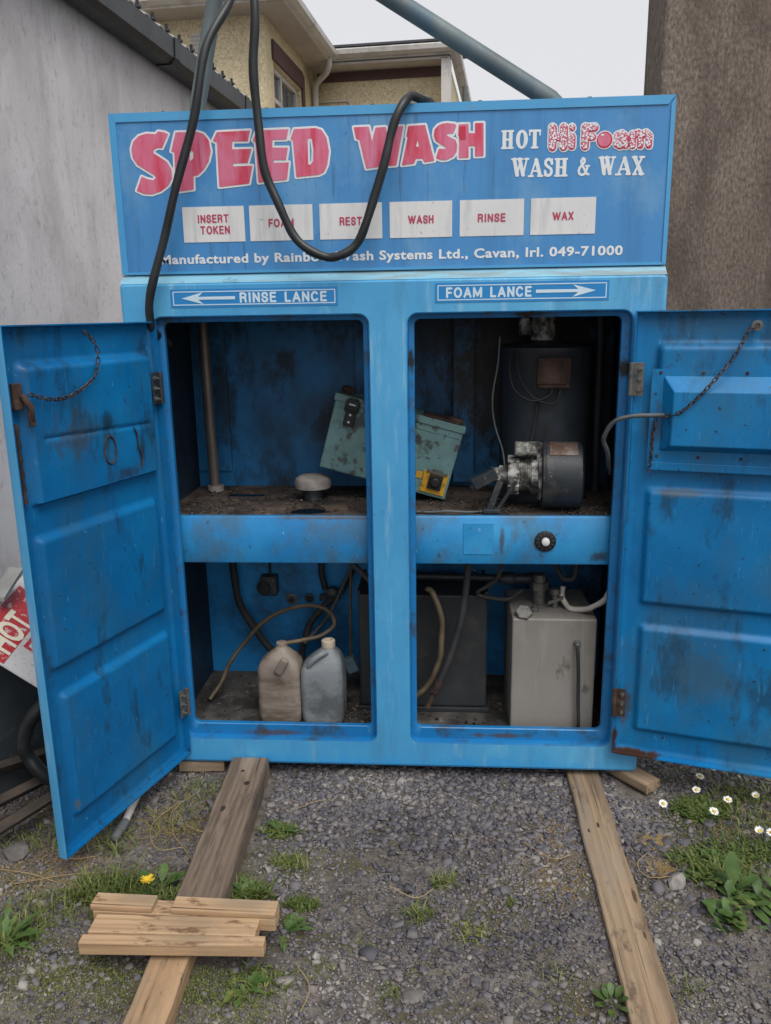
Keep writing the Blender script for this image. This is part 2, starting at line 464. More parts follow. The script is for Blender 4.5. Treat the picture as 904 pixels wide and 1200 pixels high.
M['letter_white'] = mat('letter_white_vinyl', ['#cdd3d8', '#dcdfe0'], 5, 4, (1, 1, 1), 0.5, 0.05, dirt=[('#9db4c6', 20, 0.60, 0.72, (3, 1, .5), 0.5), ('#7fa0bb', 90, 0.68, 0.71, (1, 1, 1), 0.6)])
M['red'] = mat('sun_faded_red_vinyl', ['#c97a97', '#c96a87', '#c65a78'], 2.5, 5, (4, 1, 0.8), 0.5, 0.05,
               dirt=[('#c3304c', 6, 0.5, 0.72, (3, 1, 0.55), 0.9), ('#a52a48', 9, 0.62, 0.76, (7, 1, 0.35), 0.7)], spots=[('#c41f3f', (-0.49, 0.03, 2.2), (0.13, 0.3, 0.055), False)])
M['red_dark'] = mat('deep_red_vinyl', ['#c22746', '#b52240'], 5, 3, (1, 1, 1), 0.5, 0.05)
M['maroon'] = mat('maroon_lettering', ['#b0435c', '#a63a55'], 9, 3, (1, 1, 1), 0.5, 0.05)
M['label_blue'] = mat('label_blue_vinyl', ['#1878b8', '#1f80bf'], 3, 3, (1, 1, 1), 0.35, 0.05)
M['label_line'] = mat('label_pale_print', ['#b9d0df', '#c6d9e4'], 8, 3, (1, 1, 1), 0.5, 0.05)
M['rubber'] = mat('black_rubber_hose', ['#131517', '#1d2022', '#2a2d30'], 6, 5, (1, 1, 1), 0.42, 0.1, bump=0.05, bscale=120)
M['rubber_dull'] = mat('dusty_rubber', ['#1d1f20', '#2c2d2e', '#3a3937'], 8, 5, (1, 1, 1), 0.75, 0.1)
M['rust'] = mat('rusty_steel', ['#1c1512', '#37271f', '#544037'], 18, 8, (1, 1, 1), 0.85, 0.1, bump=0.4, bscale=120)
M['chain'] = mat('rusty_chain_steel', ['#2b211b', '#4a3a30', '#6a5a50'], 30, 5, (1, 1, 1), 0.6, 0.1, metal=0.5)
M['pole'] = mat('grey_blue_galvanised_pole', ['#4d5658', '#5f696a', '#758080'], 4, 6, (1, 1, 0.4), 0.6, 0.1, metal=0.1, dirt=[('#3a5f74', 5, 0.57, 0.7, (1, 1, 0.5), 0.5), ('#6a5546', 12, 0.66, 0.76, (1, 1, 0.6), 0.7)])
M['copper'] = mat('tarnished_copper_pipe', ['#55504d', '#77706b', '#908984'], 5, 6, (1, 1, 0.4), 0.45, 0.1, metal=0.5)
M['steel'] = mat('dull_stainless_tank', ['#7b7772', '#8a8680', '#9a9690'], 1.5, 7, (1, 1, 0.7), 0.55, 0.1, metal=0.2, bump=0.05, bscale=90,
                 dirt=[('#5d564f', 3, 0.53, 0.76, (1, 1, 0.5), 0.55), ('#3a3430', 14, 0.64, 0.72, (1, 1, 0.6), 0.6), ('#aca69e', 9, 0.62, 0.76, (4, 1, .25), 0.35)])
M['darktank'] = mat('dark_painted_tank', ['#1b1e21', '#272b2e', '#33383b'], 3, 7, (1, 1, 1), 0.6, 0.1, dirt=[('#4a4138', 9, 0.6, 0.75, (1, 1, 1), 0.6)])
M['boiler'] = mat('charcoal_boiler_jacket', ['#242a30', '#30373e', '#3c444b'], 3, 6, (1, 1, 0.5), 0.55, 0.1, dirt=[('#17191b', 4, 0.5, 0.72, (1, 1, 0.5), 0.8)])
M['alu'] = mat('corroded_cast_aluminium', ['#343433', '#7b7b77', '#b4b3ad'], 30, 9, (1, 1, 1), 0.75, 0.12, metal=0.2, bump=0.6, bscale=90, contrast=(0.38, 0.6), dirt=[('#2a2725', 14, 0.55, 0.66, (1, 1, 1), 0.85)])
M['drum'] = mat('black_fan_drum', ['#191e23', '#22292f', '#2e363d'], 4, 6, (1, 1, 1), 0.5, 0.1, dirt=[('#4f4a44', 10, 0.56, 0.70, (1, 1, 1), 0.6), ('#7d776f', 60, 0.67, 0.71, (1, 1, 1), 0.8)])
M['plate'] = mat('rust_stained_data_plate', ['#544c48', '#70675f', '#8d857f'], 30, 6, (1, 1, 1), 0.5, 0.1, metal=0.4, dirt=[('#6a4432', 22, 0.5, 0.66, (1, 1, 1), 0.8)])
M['green'] = mat('grey_green_enamel', ['#5b7f82', '#678c8d', '#739797'], 3, 6, (1, 1, 1), 0.5, 0.1, dirt=[('#4d6263', 4, 0.52, 0.7, (1, 1, 1), 0.5), ('#2b302f', 8, 0.60, 0.68, (1, 1, 1), 0.85), ('#40332b', 30, 0.60, 0.66, (1, 1, 1), 0.85), ('#8fa9a8', 50, 0.68, 0.71, (1, 1, 1), 0.7)])
M['black'] = mat('black_plastic', ['#121314', '#1d1e20'], 8, 4, (1, 1, 1), 0.5, 0.1)
M['yellow'] = mat('yellow_plate', ['#b88a1e', '#cc9c2b'], 9, 4, (1, 1, 1), 0.5, 0.1, dirt=[('#4d3e20', 18, 0.56, 0.7, (1, 1, 1), 0.7)])
M['can1'] = mat('rust_stained_plastic_can', ['#6a6058', '#887d72', '#a2988e'], 4, 6, (1, 1, 1.5), 0.6, 0.1, bump=0.1, bscale=40,
                dirt=[('#544538', 6, 0.54, 0.72, (0.6, 0.6, 3), 0.7), ('#37302a', 9, 0.6, 0.75, (1, 1, 1), 0.6)])
M['can2'] = mat('grey_dirty_plastic_can', ['#6d7275', '#80868a', '#949a9d'], 4, 6, (1, 1, 1), 0.6, 0.1, bump=0.1, bscale=40, dirt=[('#474a4b', 7, 0.5, 0.7, (1, 1, 1), 0.75), ('#c0c2c2', 25, 0.68, 0.76, (1, 1, 1), 0.6)])
M['cream'] = mat('cream_plastic_cap', ['#b5a894', '#c9bda8'], 9, 3, (1, 1, 1), 0.5, 0.05)
M['tan_hose'] = mat('tan_rubber_hose', ['#41382b', '#5a4e3c', '#72644b'], 10, 5, (1, 1, 1), 0.55, 0.1)
M['clear_hose'] = mat('milky_plastic_hose', ['#a8a49c', '#bdb9b0'], 10, 4, (1, 1, 1), 0.45, 0.1)
M['galv'] = mat('pitted_galvanised_hinge', ['#4b4d4d', '#6b6c69', '#54463c'], 30, 5, (1, 1, 1), 0.55, 0.1, metal=0.5)
M['wirem'] = mat('grey_wire', ['#3c4143', '#575c5e'], 10, 3, (1, 1, 1), 0.6, 0.1)
M['stone_cap'] = mat('chalky_grey_cap', ['#6f6a66', '#8b8580', '#a19b95'], 20, 6, (1, 1, 1), 0.9, 0.05, bump=0.2, bscale=120)

M['shed_wall'] = mat('painted_render_grey', ['#bbb7b8', '#cac6c7', '#d4d0d0'], 1.6, 8, (1, 1, 0.6), 0.85, 0.06, bump=0.35, bscale=45,
                     dirt=[('#979291', 1.6, 0.5, 0.78, (1.6, 1.6, 0.7), 0.6), ('#6e6864', 30, 0.60, 0.75, (1, 1, 0.5), 0.32), ('#6d6763', 60, 0.63, 0.72, (1, 1, 0.6), 0.35), ('#645e5a', 11, 0.60, 0.74, (1, 1, .1), 0.18), ('#6b6561', 5, 0.66, 0.80, (1, 4, 0.2), 0.35), ('#b5a07e', 3.1, 0.72, 0.82, (1, 1, 1), 0.5)])
M['brown_wall'] = mat('brown_roughcast', ['#4f453f', '#75695f', '#93877d'], 95, 8, (1, 1, 0.5), 0.95, 0.03, bump=1.0, bscale=110, bstretch=(1, 1, 0.5),
                      dirt=[('#453c36', 6, 0.5, 0.72, (1, 1, 0.3), 0.6), ('#a09790', 80, 0.66, 0.74, (1, 1, 0.5), 0.6), ('#4b4039', 1.5, 0.45, 0.7, (1, 1, 0.5), 0.5)])
M['pebble'] = mat('cream_pebbledash', ['#b9a882', '#dccdaa', '#efe4c8'], 45, 6, (1, 1, 1), 0.95, 0.03, bump=1.0, bscale=50,
                  dirt=[('#9d8d6c', 1.4, 0.52, 0.74, (1, 1, 0.7), 0.45), ('#7f7356', 14, 0.62, 0.74, (1, 1, 1), 0.4)])
M['gutter_black'] = mat('black_gutter_plastic', ['#16181b', '#1f2226', '#2c3034'], 4, 5, (1, 1, 1), 0.45, 0.1)
M['fibre'] = mat('grey_corrugated_sheet', ['#6d6a68', '#8c8987', '#a09d9a'], 6, 6, (1, 1, 1), 0.85, 0.05)
M['upvc'] = mat('weathered_white_plastic', ['#c2bdb9', '#d2cfcb'], 3, 5, (1, 1, 1), 0.5, 0.08, dirt=[('#8d8783', 5, 0.55, 0.75, (1, 1, 1), 0.55)])
M['brownwood'] = mat('red_brown_soffit', ['#4d3636', '#5d4544'], 4, 5, (1, 1, 1), 0.7, 0.05)
M['brownsoffit'] = mat('tan_soffit_board', ['#aea69f', '#c4bcb5'], 4, 5, (1, 1, 1), 0.7, 0.05)
M['slate'] = mat('dark_roof_slate', ['#3b3d42', '#4c4e53'], 8, 5, (1, 1, 1), 0.7, 0.05)
M['glass'] = mat('dark_window_glass', ['#3a444c', '#56626b'], 1.5, 3, (1, 1, 1), 0.08, 0.02, spec=0.8)

M['soil'] = mat('dusty_soil_and_grit', ['#4a4440', '#655e59', '#7c756f'], 9, 9, (1, 1, 1), 0.95, 0.03, bump=0.8, bscale=140,
                dirt=[('#2e2a26', 30, 0.5, 0.68, (1, 1, 1), 0.7), ('#857d76', 160, 0.60, 0.70, (1, 1, 1), 0.7), ('#50492c', 4.0, 0.52, 0.66, (1, 1, 1), 0.7)])
M['gravel'] = mat('slate_chippings', ['#434147', '#555358', '#636064', '#6c6766', '#79726d', '#96918c'], attr='tone', rough=0.85, rough_var=0)
M['weathered'] = mat('weathered_grey_timber', ['#4d3f34', '#6e5f51', '#887665'], rough=0.85, rough_var=0.05, wood=(16, 5.0, 0.3), bump=0.5, bscale=40, bstretch=(0.12, 2, 2),
                     dirt=[('#332b26', 8, 0.56, 0.70, (0.3, 2, 2), 0.7), ('#1f1914', 16, 0.62, 0.66, (0.05, 5, 5), 0.9), ('#9a8a78', 5, 0.58, 0.70, (0.3, 3, 3), 0.5)],
                     spots=[('#2b221c', (-0.27, 0.02, 0.04), (0.022, 0.016, 0.1), True), ('#2b221c', (-0.12, -0.03, 0.04), (0.03, 0.014, 0.1), True), ('#2b221c', (-0.35, -0.01, 0.04), (0.012, 0.01, 0.1), True)])
M['pine'] = mat('fresh_sawn_pine', ['#86694b', '#a08262', '#b39775'], rough=0.8, rough_var=0.05, wood=(14, 4.0, 1.2), bump=0.3, bscale=40, bstretch=(0.12, 2, 2),
                dirt=[('#756858', 3, 0.5, 0.68, (0.4, 1, 1), 0.7), ('#3b2a1c', 16, 0.63, 0.67, (0.05, 5, 5), 0.8), ('#4e4033', 40, 0.64, 0.69, (.5, 1, 1), 0.7)],
                spots=[('#4f3522', (0.02, 0.0, 0.02), (0.02, 0.014, 0.1), True), ('#5d4029', (-0.05, -0.035, 0.02), (0.028, 0.014, 0.1), True), ('#4f3522', (0.06, 0.03, 0.02), (0.012, 0.01, 0.1), True)])
M['pine_block'] = mat('sawn_pine_offcut', ['#8f7355', '#ab8d6c', '#c3a786'], rough=0.75, rough_var=0.05, wood=(18, 3.0, 2.2), bump=0.2, bscale=40, bstretch=(0.12, 2, 2),
                      dirt=[('#7d705e', 4, 0.52, 0.70, (0.4, 1, 1), 0.6), ('#5b3f29', 14, 0.60, 0.66, (0.4, 1, 1), 0.8), ('#4a3524', 18, 0.63, 0.67, (0.05, 5, 5), 0.8)])
M['plankm'] = mat('weathered_tan_timber', ['#75604a', '#8f7960', '#a59077'], rough=0.85, rough_var=0.05, wood=(15, 4.5, 3.7), bump=0.5, bscale=40, bstretch=(0.1, 2, 2),
                  dirt=[('#5d4d3e', 5, 0.49, 0.68, (0.3, 2, 2), 0.75), ('#34271c', 16, 0.62, 0.66, (0.04, 5, 5), 0.9), ('#4a3d31', 12, 0.60, 0.68, (.5, 1, 1), 0.7), ('#8d8475', 3, 0.55, 0.7, (.4, 2, 2), 0.5)],
                  spots=[('#33261d', (-0.29, 0.0, 0.02), (0.026, 0.009, 0.1), True), ('#33261d', (-0.26, -0.035, 0.02), (0.02, 0.007, 0.1), True), ('#4d3a2b', (0.05, 0.045, 0.02), (0.06, 0.01, 0.1), True), ('#4d3a2b', (0.2, 0.04, 0.02), (0.03, 0.008, 0.1), True)])
M['grass'] = mat('weed_green', ['#3a4a20', '#52602c', '#6c7340', '#857f52'], attr='tone', rough=0.6, rough_var=0, spec=0.3)
M['straw'] = mat('dry_straw', ['#6d5a3d', '#8d7650', '#a8926a'], attr='tone', rough=0.8, rough_var=0, spec=0.2)
M['strawplain'] = mat('straw_stalk', ['#8d7650', '#a8926a'], 9, 3, (1, 1, 1), 0.8, 0.05)
M['leaf'] = mat('weed_leaf', ['#33481f', '#445c2b', '#5a7040'], 14, 5, (1, 1, 1), 0.5, 0.08, spec=0.35, dirt=[('#7d7a42', 12, 0.58, 0.70, (1, 1, 1), 0.7), ('#5d4a2c', 30, 0.63, 0.69, (1, 1, 1), 0.8)])
M['petal'] = mat('white_petal', ['#e2e2dd', '#eeeeea'], 9, 2, (1, 1, 1), 0.6, 0.05)
M['disc'] = mat('yellow_flower', ['#c9a521', '#dcb92c'], 9, 2, (1, 1, 1), 0.7, 0.05)
M['rock'] = mat('pale_rough_stone', ['#77726d', '#938e88', '#aaa59f'], 12, 8, (1, 1, 1), 0.95, 0.03, bump=0.6, bscale=60)
M['darkrock'] = mat('dark_rough_stone', ['#4d4a48', '#625e5b', '#767270'], 12, 8, (1, 1, 1), 0.95, 0.03, bump=0.6, bscale=60)
M['redsign'] = mat('scratched_red_sign_paint', ['#a9242c', '#b52f35'], 5, 4, (1, 1, 1), 0.5, 0.05, dirt=[('#c9c2c0', 35, 0.60, 0.66, (1, 1, 1), 0.8), ('#c9c2c0', 12, 0.66, 0.72, (1, 1, 1), 0.7)])
M['signwhite'] = mat('scuffed_white_sign_board', ['#b9b5b5', '#c8c5c4'], 5, 4, (1, 1, 1), 0.5, 0.05, dirt=[('#837f7f', 60, 0.62, 0.7, (1, 1, 1), 0.7)])
M['signletter'] = mat('cream_sign_lettering', ['#d8cfb8', '#e2dac6'], 5, 4, (1, 1, 1), 0.5, 0.05)
M['darksheet'] = mat('dirty_dark_sheet', ['#24282a', '#33383a', '#454a4a'], 3, 7, (1, 1, 1), 0.6, 0.1, dirt=[('#5b5a55', 18, 0.62, 0.74, (1, 1, 1), 0.5)])
M['angle'] = mat('dull_rusty_angle_iron', ['#2d2926', '#443c36', '#5b4d42'], 9, 7, (1, 1, 1), 0.8, 0.1)
M['greyplast'] = mat('grey_plastic_grip', ['#54585a', '#686c6e'], 9, 4, (1, 1, 1), 0.5, 0.1)
M['alustrip'] = mat('aluminium_strip', ['#8b8b88', '#a3a3a0'], 9, 4, (1, 1, 1), 0.5, 0.1, metal=0.3)

# ------------------------------------------------------------------ ground
GZ = -0.05
def gnoise(x, y):
    return (np.sin(x * 3.1 + 1.3 * np.sin(y * 2.3)) + np.sin(y * 4.7 + 1.1 * np.sin(x * 3.9 + 2))) * 0.5

mb = MB()
xs = np.concatenate([[-150, -60, -20, -8, -4], np.linspace(-2.6, 2.6, 105), [4, 8, 20, 60, 150]])
ys = np.concatenate([[-150, -60, -20, -8, -4], np.linspace(-2.4, 1.6, 81), [4, 8, 20, 60, 150]])
X, Y = np.meshgrid(xs, ys)
inner = (np.abs(X) < 2.5) & (Y > -2.3) & (Y < 1.5)
Z = GZ + np.where(inner, gnoise(X, Y) * 0.006 + RNG.normal(0, 0.0012, X.shape), 0)
nx = len(xs)
mb.v = list(zip(X.ravel().tolist(), Y.ravel().tolist(), Z.ravel().tolist()))
mb.f = [(j * nx + i, j * nx + i + 1, (j + 1) * nx + i + 1, (j + 1) * nx + i) for j in range(len(ys) - 1) for i in range(nx - 1)]
g = mb.build('ground', M['soil'], smooth=60)
tag(g, 'dusty grey brown yard ground under the slate gravel', 'ground', kind='structure')

# footprints kept free of loose stones: (x0, x1, y0, y1)
FREE = [(-0.60, -0.435, -1.25, 0.0), (0.64, 0.745, -1.2, 0.1), (-0.88, 0.88, 0.13, 0.62), (0.80, 0.93, -0.1, 0.1)]


def stones(n, s0, s1, tone0, tone1, region, dens=None):
    """n angular slate chips as vertex/face arrays"""
    x = RNG.uniform(region[0], region[1], n); y = RNG.uniform(region[2], region[3], n)
    keep = np.ones(n, bool)
    for a, b, c, d in FREE: keep &= ~((x > a) & (x < b) & (y > c) & (y < d))
    if dens is not None: keep &= RNG.uniform(0, 1, n) < dens(x, y)
    x, y = x[keep], y[keep]; n = len(x)
    s = np.exp(RNG.uniform(np.log(s0), np.log(s1), n))
    base = np.array([(-1, -1, -1), (1, -1, -1), (1, 1, -1), (-1, 1, -1), (-1, -1, 1), (1, -1, 1), (1, 1, 1), (-1, 1, 1)], float)
    P = base[None] * RNG.uniform(0.45, 1.15, (n, 8, 3))
    P[:, 4:, :2] *= RNG.uniform(0.55, 0.95, (n, 1, 1))
    P *= np.stack([s * 0.5, s * RNG.uniform(0.28, 0.5, n), s * RNG.uniform(0.08, 0.26, n)], 1)[:, None, :]
    a = RNG.uniform(0, 2 * np.pi, n); tx = RNG.normal(0, 0.28, n); ty = RNG.normal(0, 0.28, n)
    ca, sa = np.cos(a)[:, None], np.sin(a)[:, None]
    px, py, pz = P[..., 0], P[..., 1], P[..., 2]
    py, pz = py * np.cos(tx)[:, None] - pz * np.sin(tx)[:, None], py * np.sin(tx)[:, None] + pz * np.cos(tx)[:, None]
    px, pz = px * np.cos(ty)[:, None] + pz * np.sin(ty)[:, None], -px * np.sin(ty)[:, None] + pz * np.cos(ty)[:, None]
    qx, qy = px * ca - py * sa, px * sa + py * ca
    gz = GZ + gnoise(x, y) * 0.006
    V = np.stack([qx + x[:, None], qy + y[:, None], pz + (gz + s * 0.06 + RNG.uniform(0, 0.003, n))[:, None]], -1)
    t = RNG.uniform(tone0, tone1, n)
    t = np.clip(t + 0.22 * gnoise(x * 2.3 + 1, y * 2.9 + 2), 0, 1)
    bright = RNG.uniform(0, 1, n) > 0.985
    t[bright] = RNG.uniform(0.8, 1.0, bright.sum())
    return V, t


def stone_object(name, batches, material, label, cat):
    F0 = np.array([(0, 3, 2, 1), (4, 5, 6, 7), (0, 1, 5, 4), (1, 2, 6, 5), (2, 3, 7, 6), (3, 0, 4, 7)])
    V = np.concatenate([b[0] for b in batches]); T = np.concatenate([b[1] for b in batches])
    n = len(V)
    me = bpy.data.meshes.new(name)
    me.vertices.add(n * 8); me.vertices.foreach_set('co', V.reshape(-1))
    F = (F0[None] + (np.arange(n) * 8)[:, None, None]).reshape(-1)
    me.loops.add(len(F)); me.loops.foreach_set('vertex_index', F.astype(np.int32))
    me.polygons.add(n * 6); me.polygons.foreach_set('loop_start', np.arange(0, n * 24, 4, dtype=np.int32))
    at = me.attributes.new('tone', 'FLOAT', 'POINT'); at.data.foreach_set('value', np.repeat(T, 8).astype(np.float32))
    me.update(calc_edges=True); me.validate()
    me.materials.append(material)
    o = bpy.data.objects.new(name, me); COL.objects.link(o)
    return tag(o, label, cat, kind='stuff')


def front_dens(x, y):     # cleaner, deeper gravel in front of the cabinet; thin among the moss on the left
    d = 0.80 + 0.34 * gnoise(x * 2.1, y * 2.3 + .6)
    d = np.where(x < -0.35, d * 0.62, d)
    d = np.where((x > 0.95), d * 0.6, d)
    return np.clip(d + np.clip(0.35 + y, 0, 0.4), 0.05, 1)

reg = (-1.7, 1.9, -1.35, 0.65)
stone_object('gravel', [stones(110000, 0.004, 0.010, 0.0, 0.9, reg, front_dens), stones(30000, 0.010, 0.020, 0.0, 0.8, reg, front_dens),
                        stones(3200, 0.018, 0.036, 0.0, 0.8, reg, front_dens), stones(160, 0.034, 0.055, 0.0, 0.8, reg, front_dens), stones(2200, 0.014, 0.034, 0.0, 0.8, (-.45, .9, -.40, .1)),
                        stones(9000, 0.01, 0.03, 0.0, 0.75, (-3.5, 3.5, -3.6, -1.35))],
             M['gravel'], 'grey and purplish slate chippings strewn over the yard', 'gravel')

# ------------------------------------------------------------------ neighbouring buildings
WY = R(4.5)
WV = Vector((math.sin(WY), math.cos(WY), 0)); WU = Vector((math.cos(WY), -math.sin(WY), 0)); ZV = Vector((0, 0, 1))
W0 = Vector((-1.512, 0, 0))            # the wall's face where y = 0
shed = thing('shed', 'grey rendered shed with a black gutter and mould streaks, left of the cabinet', 'shed', (W0.x, 0, GZ))
def wp(u, v, z): return W0 + WU * u + WV * v + ZV * z
mb = MB()
mb.obox(wp(-0.11, 0.4, (2.99 + GZ) / 2), (WU, WV, ZV), (0.11, 4.6, (2.99 - GZ) / 2))
mb.build('wall', M['shed_wall'], shed)
mb = MB()   # box gutter: open channel profile swept along the wall
prof = [(0.005, 2.95), (0.02, 2.925), (0.10, 2.925), (0.125, 2.95), (0.13, 3.045), (0.122, 3.045), (0.115, 2.96), (0.015, 2.96), (0.012, 3.045), (0.004, 3.045)]
mb.rings([[wp(u, v, z) for u, z in prof] for v in (-4.2, 5.0)])
for v in (-2.9, -1.7, -0.5, 0.75, 2.0, 3.2, 4.4):       # union joints
    mb.rings([[wp(u + (0.006 if u > 0.06 else 0), v + dv, z - (0.006 if z < 2.94 else -0.003)) for u, z in prof] for dv in (-0.035, 0.035)])
mb.build('gutter', M['gutter_black'], shed)
mb = MB()   # corrugated roof sheet, ends lapping over the gutter
rowa, rowb = [], []
nn = 700
top, bot = [], []
for i in range(nn + 1):
    v = -4.2 + 9.2 * i / nn
    w = 0.020 * math.cos(2 * math.pi * v / 0.177)
    top.append((v, w))
vs, fs = [], []
for i, (v, w) in enumerate(top):
    for (u, z) in ((0.075, 3.085), (-2.6, 4.2), (0.075, 3.076), (-2.6, 4.19)):
        vs.append(wp(u, v, z + w))
for i in range(nn):
    a, b = 4 * i, 4 * (i + 1)
    fs += [(a, a + 1, b + 1, b), (a + 2, b + 2, b + 3, a + 3), (a, b, b + 2, a + 2)]
mb.add(vs, fs)
mb.build('roof', M['fibre'], shed, smooth=50)
for k in range(30):     # roof fixing bolts standing up by the eaves
    v = -2.0 + 0.177 * k
    mb = MB()
    mb.cyl(wp(0.05, v, 3.10), wp(0.05, v, 3.148), 0.010, seg=6); mb.cyl(wp(0.05, v, 3.112), wp(0.05, v, 3.122), 0.02, seg=8)
    mb.build('roof_bolt', M['gutter_black'], shed)

rw = thing('gable_wall', 'tall brown roughcast wall end behind the right blue door', 'wall', (1.04, 0.9, GZ))
mb = MB()
mb.box((1.035, 0.9, GZ), (5.5, 1.2, 5.6))
mb.build('wall', M['brown_wall'], rw, bevel=0.012)
tag(rw.children[0])

house = thing('house', 'cream pebbledashed house with brown soffits and white gutters behind the cabinet', 'house', (-1.4, 8.0, GZ))
HY = R(4.86)
HV = Vector((math.sin(HY), math.cos(HY), 0)); HU = Vector((math.cos(HY), -math.sin(HY), 0))
H0 = Vector((-1.392, 8.0, 0))          # inner corner between the two wings
def hp(u, v, z): return H0 + HU * u + HV * v + ZV * z
ZE = 4.46
mb = MB()
wz0, wz1, wv0, wv1 = 3.15, 4.12, -1.72, -0.62      # window hole in the side wall
# front wing: gable face at v=-2, side wall with window hole along u=0
side = [(-2.0, GZ), (2.0, GZ), (2.0, ZE), (-2.0, ZE)]
hole = [(wv0, wz0), (wv0, wz1), (wv1, wz1), (wv1, wz0)]
mb.poly([side, hole], lambda a, b: hp(0, a, b))
for (a, b), (c, d) in zip(hole, hole[1:] + hole[:1]):
    mb.add([hp(0, a, b), hp(0, c, d), hp(-0.12, c, d), hp(-0.12, a, b)], [(0, 1, 2, 3)])
mb.add([hp(0, -2, GZ), hp(0, -2, ZE), hp(-6, -2, ZE), hp(-6, -2, GZ)], [(0, 1, 2, 3)])
mb.add([hp(-6, -2, GZ), hp(-6, -2, ZE), hp(-6, 2, ZE), hp(-6, 2, GZ)], [(0, 1, 2, 3)])
mb.add([hp(0.002, 0, GZ), hp(0.002, 0, ZE - 0.02), hp(1.66, 0, ZE - 0.02), hp(1.66, 0, GZ)], [(0, 1, 2, 3)])
mb.add([hp(1.66, 0, GZ), hp(1.66, 0, ZE - 0.02), hp(1.66, 3, ZE - 0.02), hp(1.66, 3, GZ)], [(0, 1, 2, 3)])
mb.build('wall', M['pebble'], house)
wn_ = MB()
fr = 0.05
for (a0, a1, b0, b1) in ((wv0, wv0 + fr, wz0, wz1), (wv1 - fr, wv1, wz0, wz1), (wv0 + fr, wv1 - fr, wz1 - fr, wz1), (wv0 + fr, wv1 - fr, wz0, wz0 + fr), (-1.3, -1.25, wz0 + fr, wz1 - fr), (wv0 + fr, -1.3, 3.78, 3.83)):
    wn_.obox(hp(-0.075, (a0 + a1) / 2, (b0 + b1) / 2), (HU, HV, ZV), (0.03, (a1 - a0) / 2, (b1 - b0) / 2))
win = wn_.build('window', M['upvc'], house, bevel=0.006)
mb = MB(); mb.obox(hp(-0.085, (wv0 + wv1) / 2, (wz0 + wz1) / 2), (HU, HV, ZV), (0.006, (wv1 - wv0) / 2 - 0.01, (wz1 - wz0) / 2 - 0.01)); mb.build('pane', M['glass'], win)
mb = MB()   # brown boards over and beside the window, under the eaves, and the band of the rear wing
mb.obox(hp(0.012, (wv0 + wv1) / 2, (wz1 + 4.30) / 2 + 0.01), (HU, HV, ZV), (0.012, (wv1 - wv0) / 2 + 0.05, (4.30 - wz1) / 2))
mb.obox(hp(0.012, wv1 + 0.07, (wz0 + 4.30) / 2), (HU, HV, ZV), (0.010, 0.05, (4.28 - wz0) / 2))
mb.obox(hp(0.86, -0.014, 4.385), (HU, HV, ZV), (0.80, 0.012, 0.050))
mb.build('fascia_band', M['brownwood'], house)
mb = MB()   # soffits
mb.obox(hp(0.12, -0.95, ZE + 0.012), (HU, HV, ZV), (0.16, 1.35, 0.012))
mb.obox(hp(-3.0, -2.16, ZE + 0.012), (HU, HV, ZV), (3.0, 0.16, 0.0119))
mb.obox(hp(0.97, -0.14, ZE - 0.005), (HU, HV, ZV), (0.69, 0.15, 0.012))
mb.build('soffit', M['brownsoffit'], house)
mb = MB()   # white fascia and gutter round the eaves
def eave(path, z):
    prof = [(0.0, 0.0), (0.0, 0.12), (0.02, 0.12), (0.02, 0.105), (0.10, 0.105), (0.115, 0.09), (0.105, 0.045), (0.06, 0.02), (0.02, 0.015), (0.02, 0.0)]
    P = [Vector((a, b)) for a, b in path]
    rings = []
    for i, q in enumerate(P):
        d0 = (q - P[i - 1]).normalized() if i else (P[1] - q).normalized()
        d1 = (P[i + 1] - q).normalized() if i < len(P) - 1 else d0
        n0, n1 = Vector((d0.y, -d0.x)), Vector((d1.y, -d1.x))
        n = (n0 + n1).normalized(); n = n / max(0.3, n.dot(n0))
        rings.append([hp(q.x + n.x * a, q.y + n.y * a, z + b) for a, b in prof])
    mb.rings(rings)
eave([(-6, -2.32), (0.28, -2.32), (0.28, -0.31)], ZE)
eave([(0.29, -0.30), (1.68, -0.30), (1.68, 2.8)], ZE + 0.02)
# boxed end of the rear wing: gable post
mb.obox(hp(1.63, -0.17, 4.0), (HU, HV, ZV), (0.05, 0.12, 0.46))
mb.build('gutter', M['upvc'], house)
mb = MB()
mb.tube([hp(0.30, -0.43, ZE + 0.03), hp(0.30, -0.43, ZE - 0.05), hp(0.25, -0.36, ZE - 0.11), hp(0.07, -0.14, ZE - 0.16), hp(0.05, -0.10, ZE - 0.24), hp(0.05, -0.10, 0)], 0.036, 12)
mb.build('downpipe', M['upvc'], house, smooth=50)
mb = MB()
mb.tube([hp(0.06, -0.02, 4.12), hp(0.42, -0.02, 4.12), hp(0.455, -0.02, 4.09), hp(0.455, -0.02, 3.4)], 0.011, 8)
mb.build('cable', M['upvc'], house, smooth=50)
mb = MB()
z1, z2 = ZE + 0.13, ZE + 1.7
mb.add([hp(-6.1, -2.4, z1), hp(0.36, -2.4, z1), hp(-1.2, -0.4, z2), hp(-5, -0.4, z2)], [(0, 1, 2, 3)])
mb.add([hp(0.36, -2.4, z1), hp(0.36, 1.0, z1), hp(-1.2, 1.0, z2), hp(-1.2, -0.4, z2)], [(0, 1, 2, 3)])
mb.add([hp(0.0, -0.39, z1 + 0.03), hp(1.78, -0.39, z1 + 0.03), hp(1.78, 1.6, z1 + 0.35), hp(0.0, 1.6, z1 + 0.35)], [(0, 1, 2, 3)])
mb.obox(hp(0.9, -0.36, z1 + 0.018), (HU, HV, ZV), (0.88, 0.05, 0.012))
mb.build('roof', M['slate'], house)
mb = MB()
mb.obox(hp(-0.70, -2.012, 4.23), (HU, HV, ZV), (0.052, 0.012, 0.10))
vt = mb.build('air_vent', M['upvc'], house, bevel=0.004)
mb = MB()
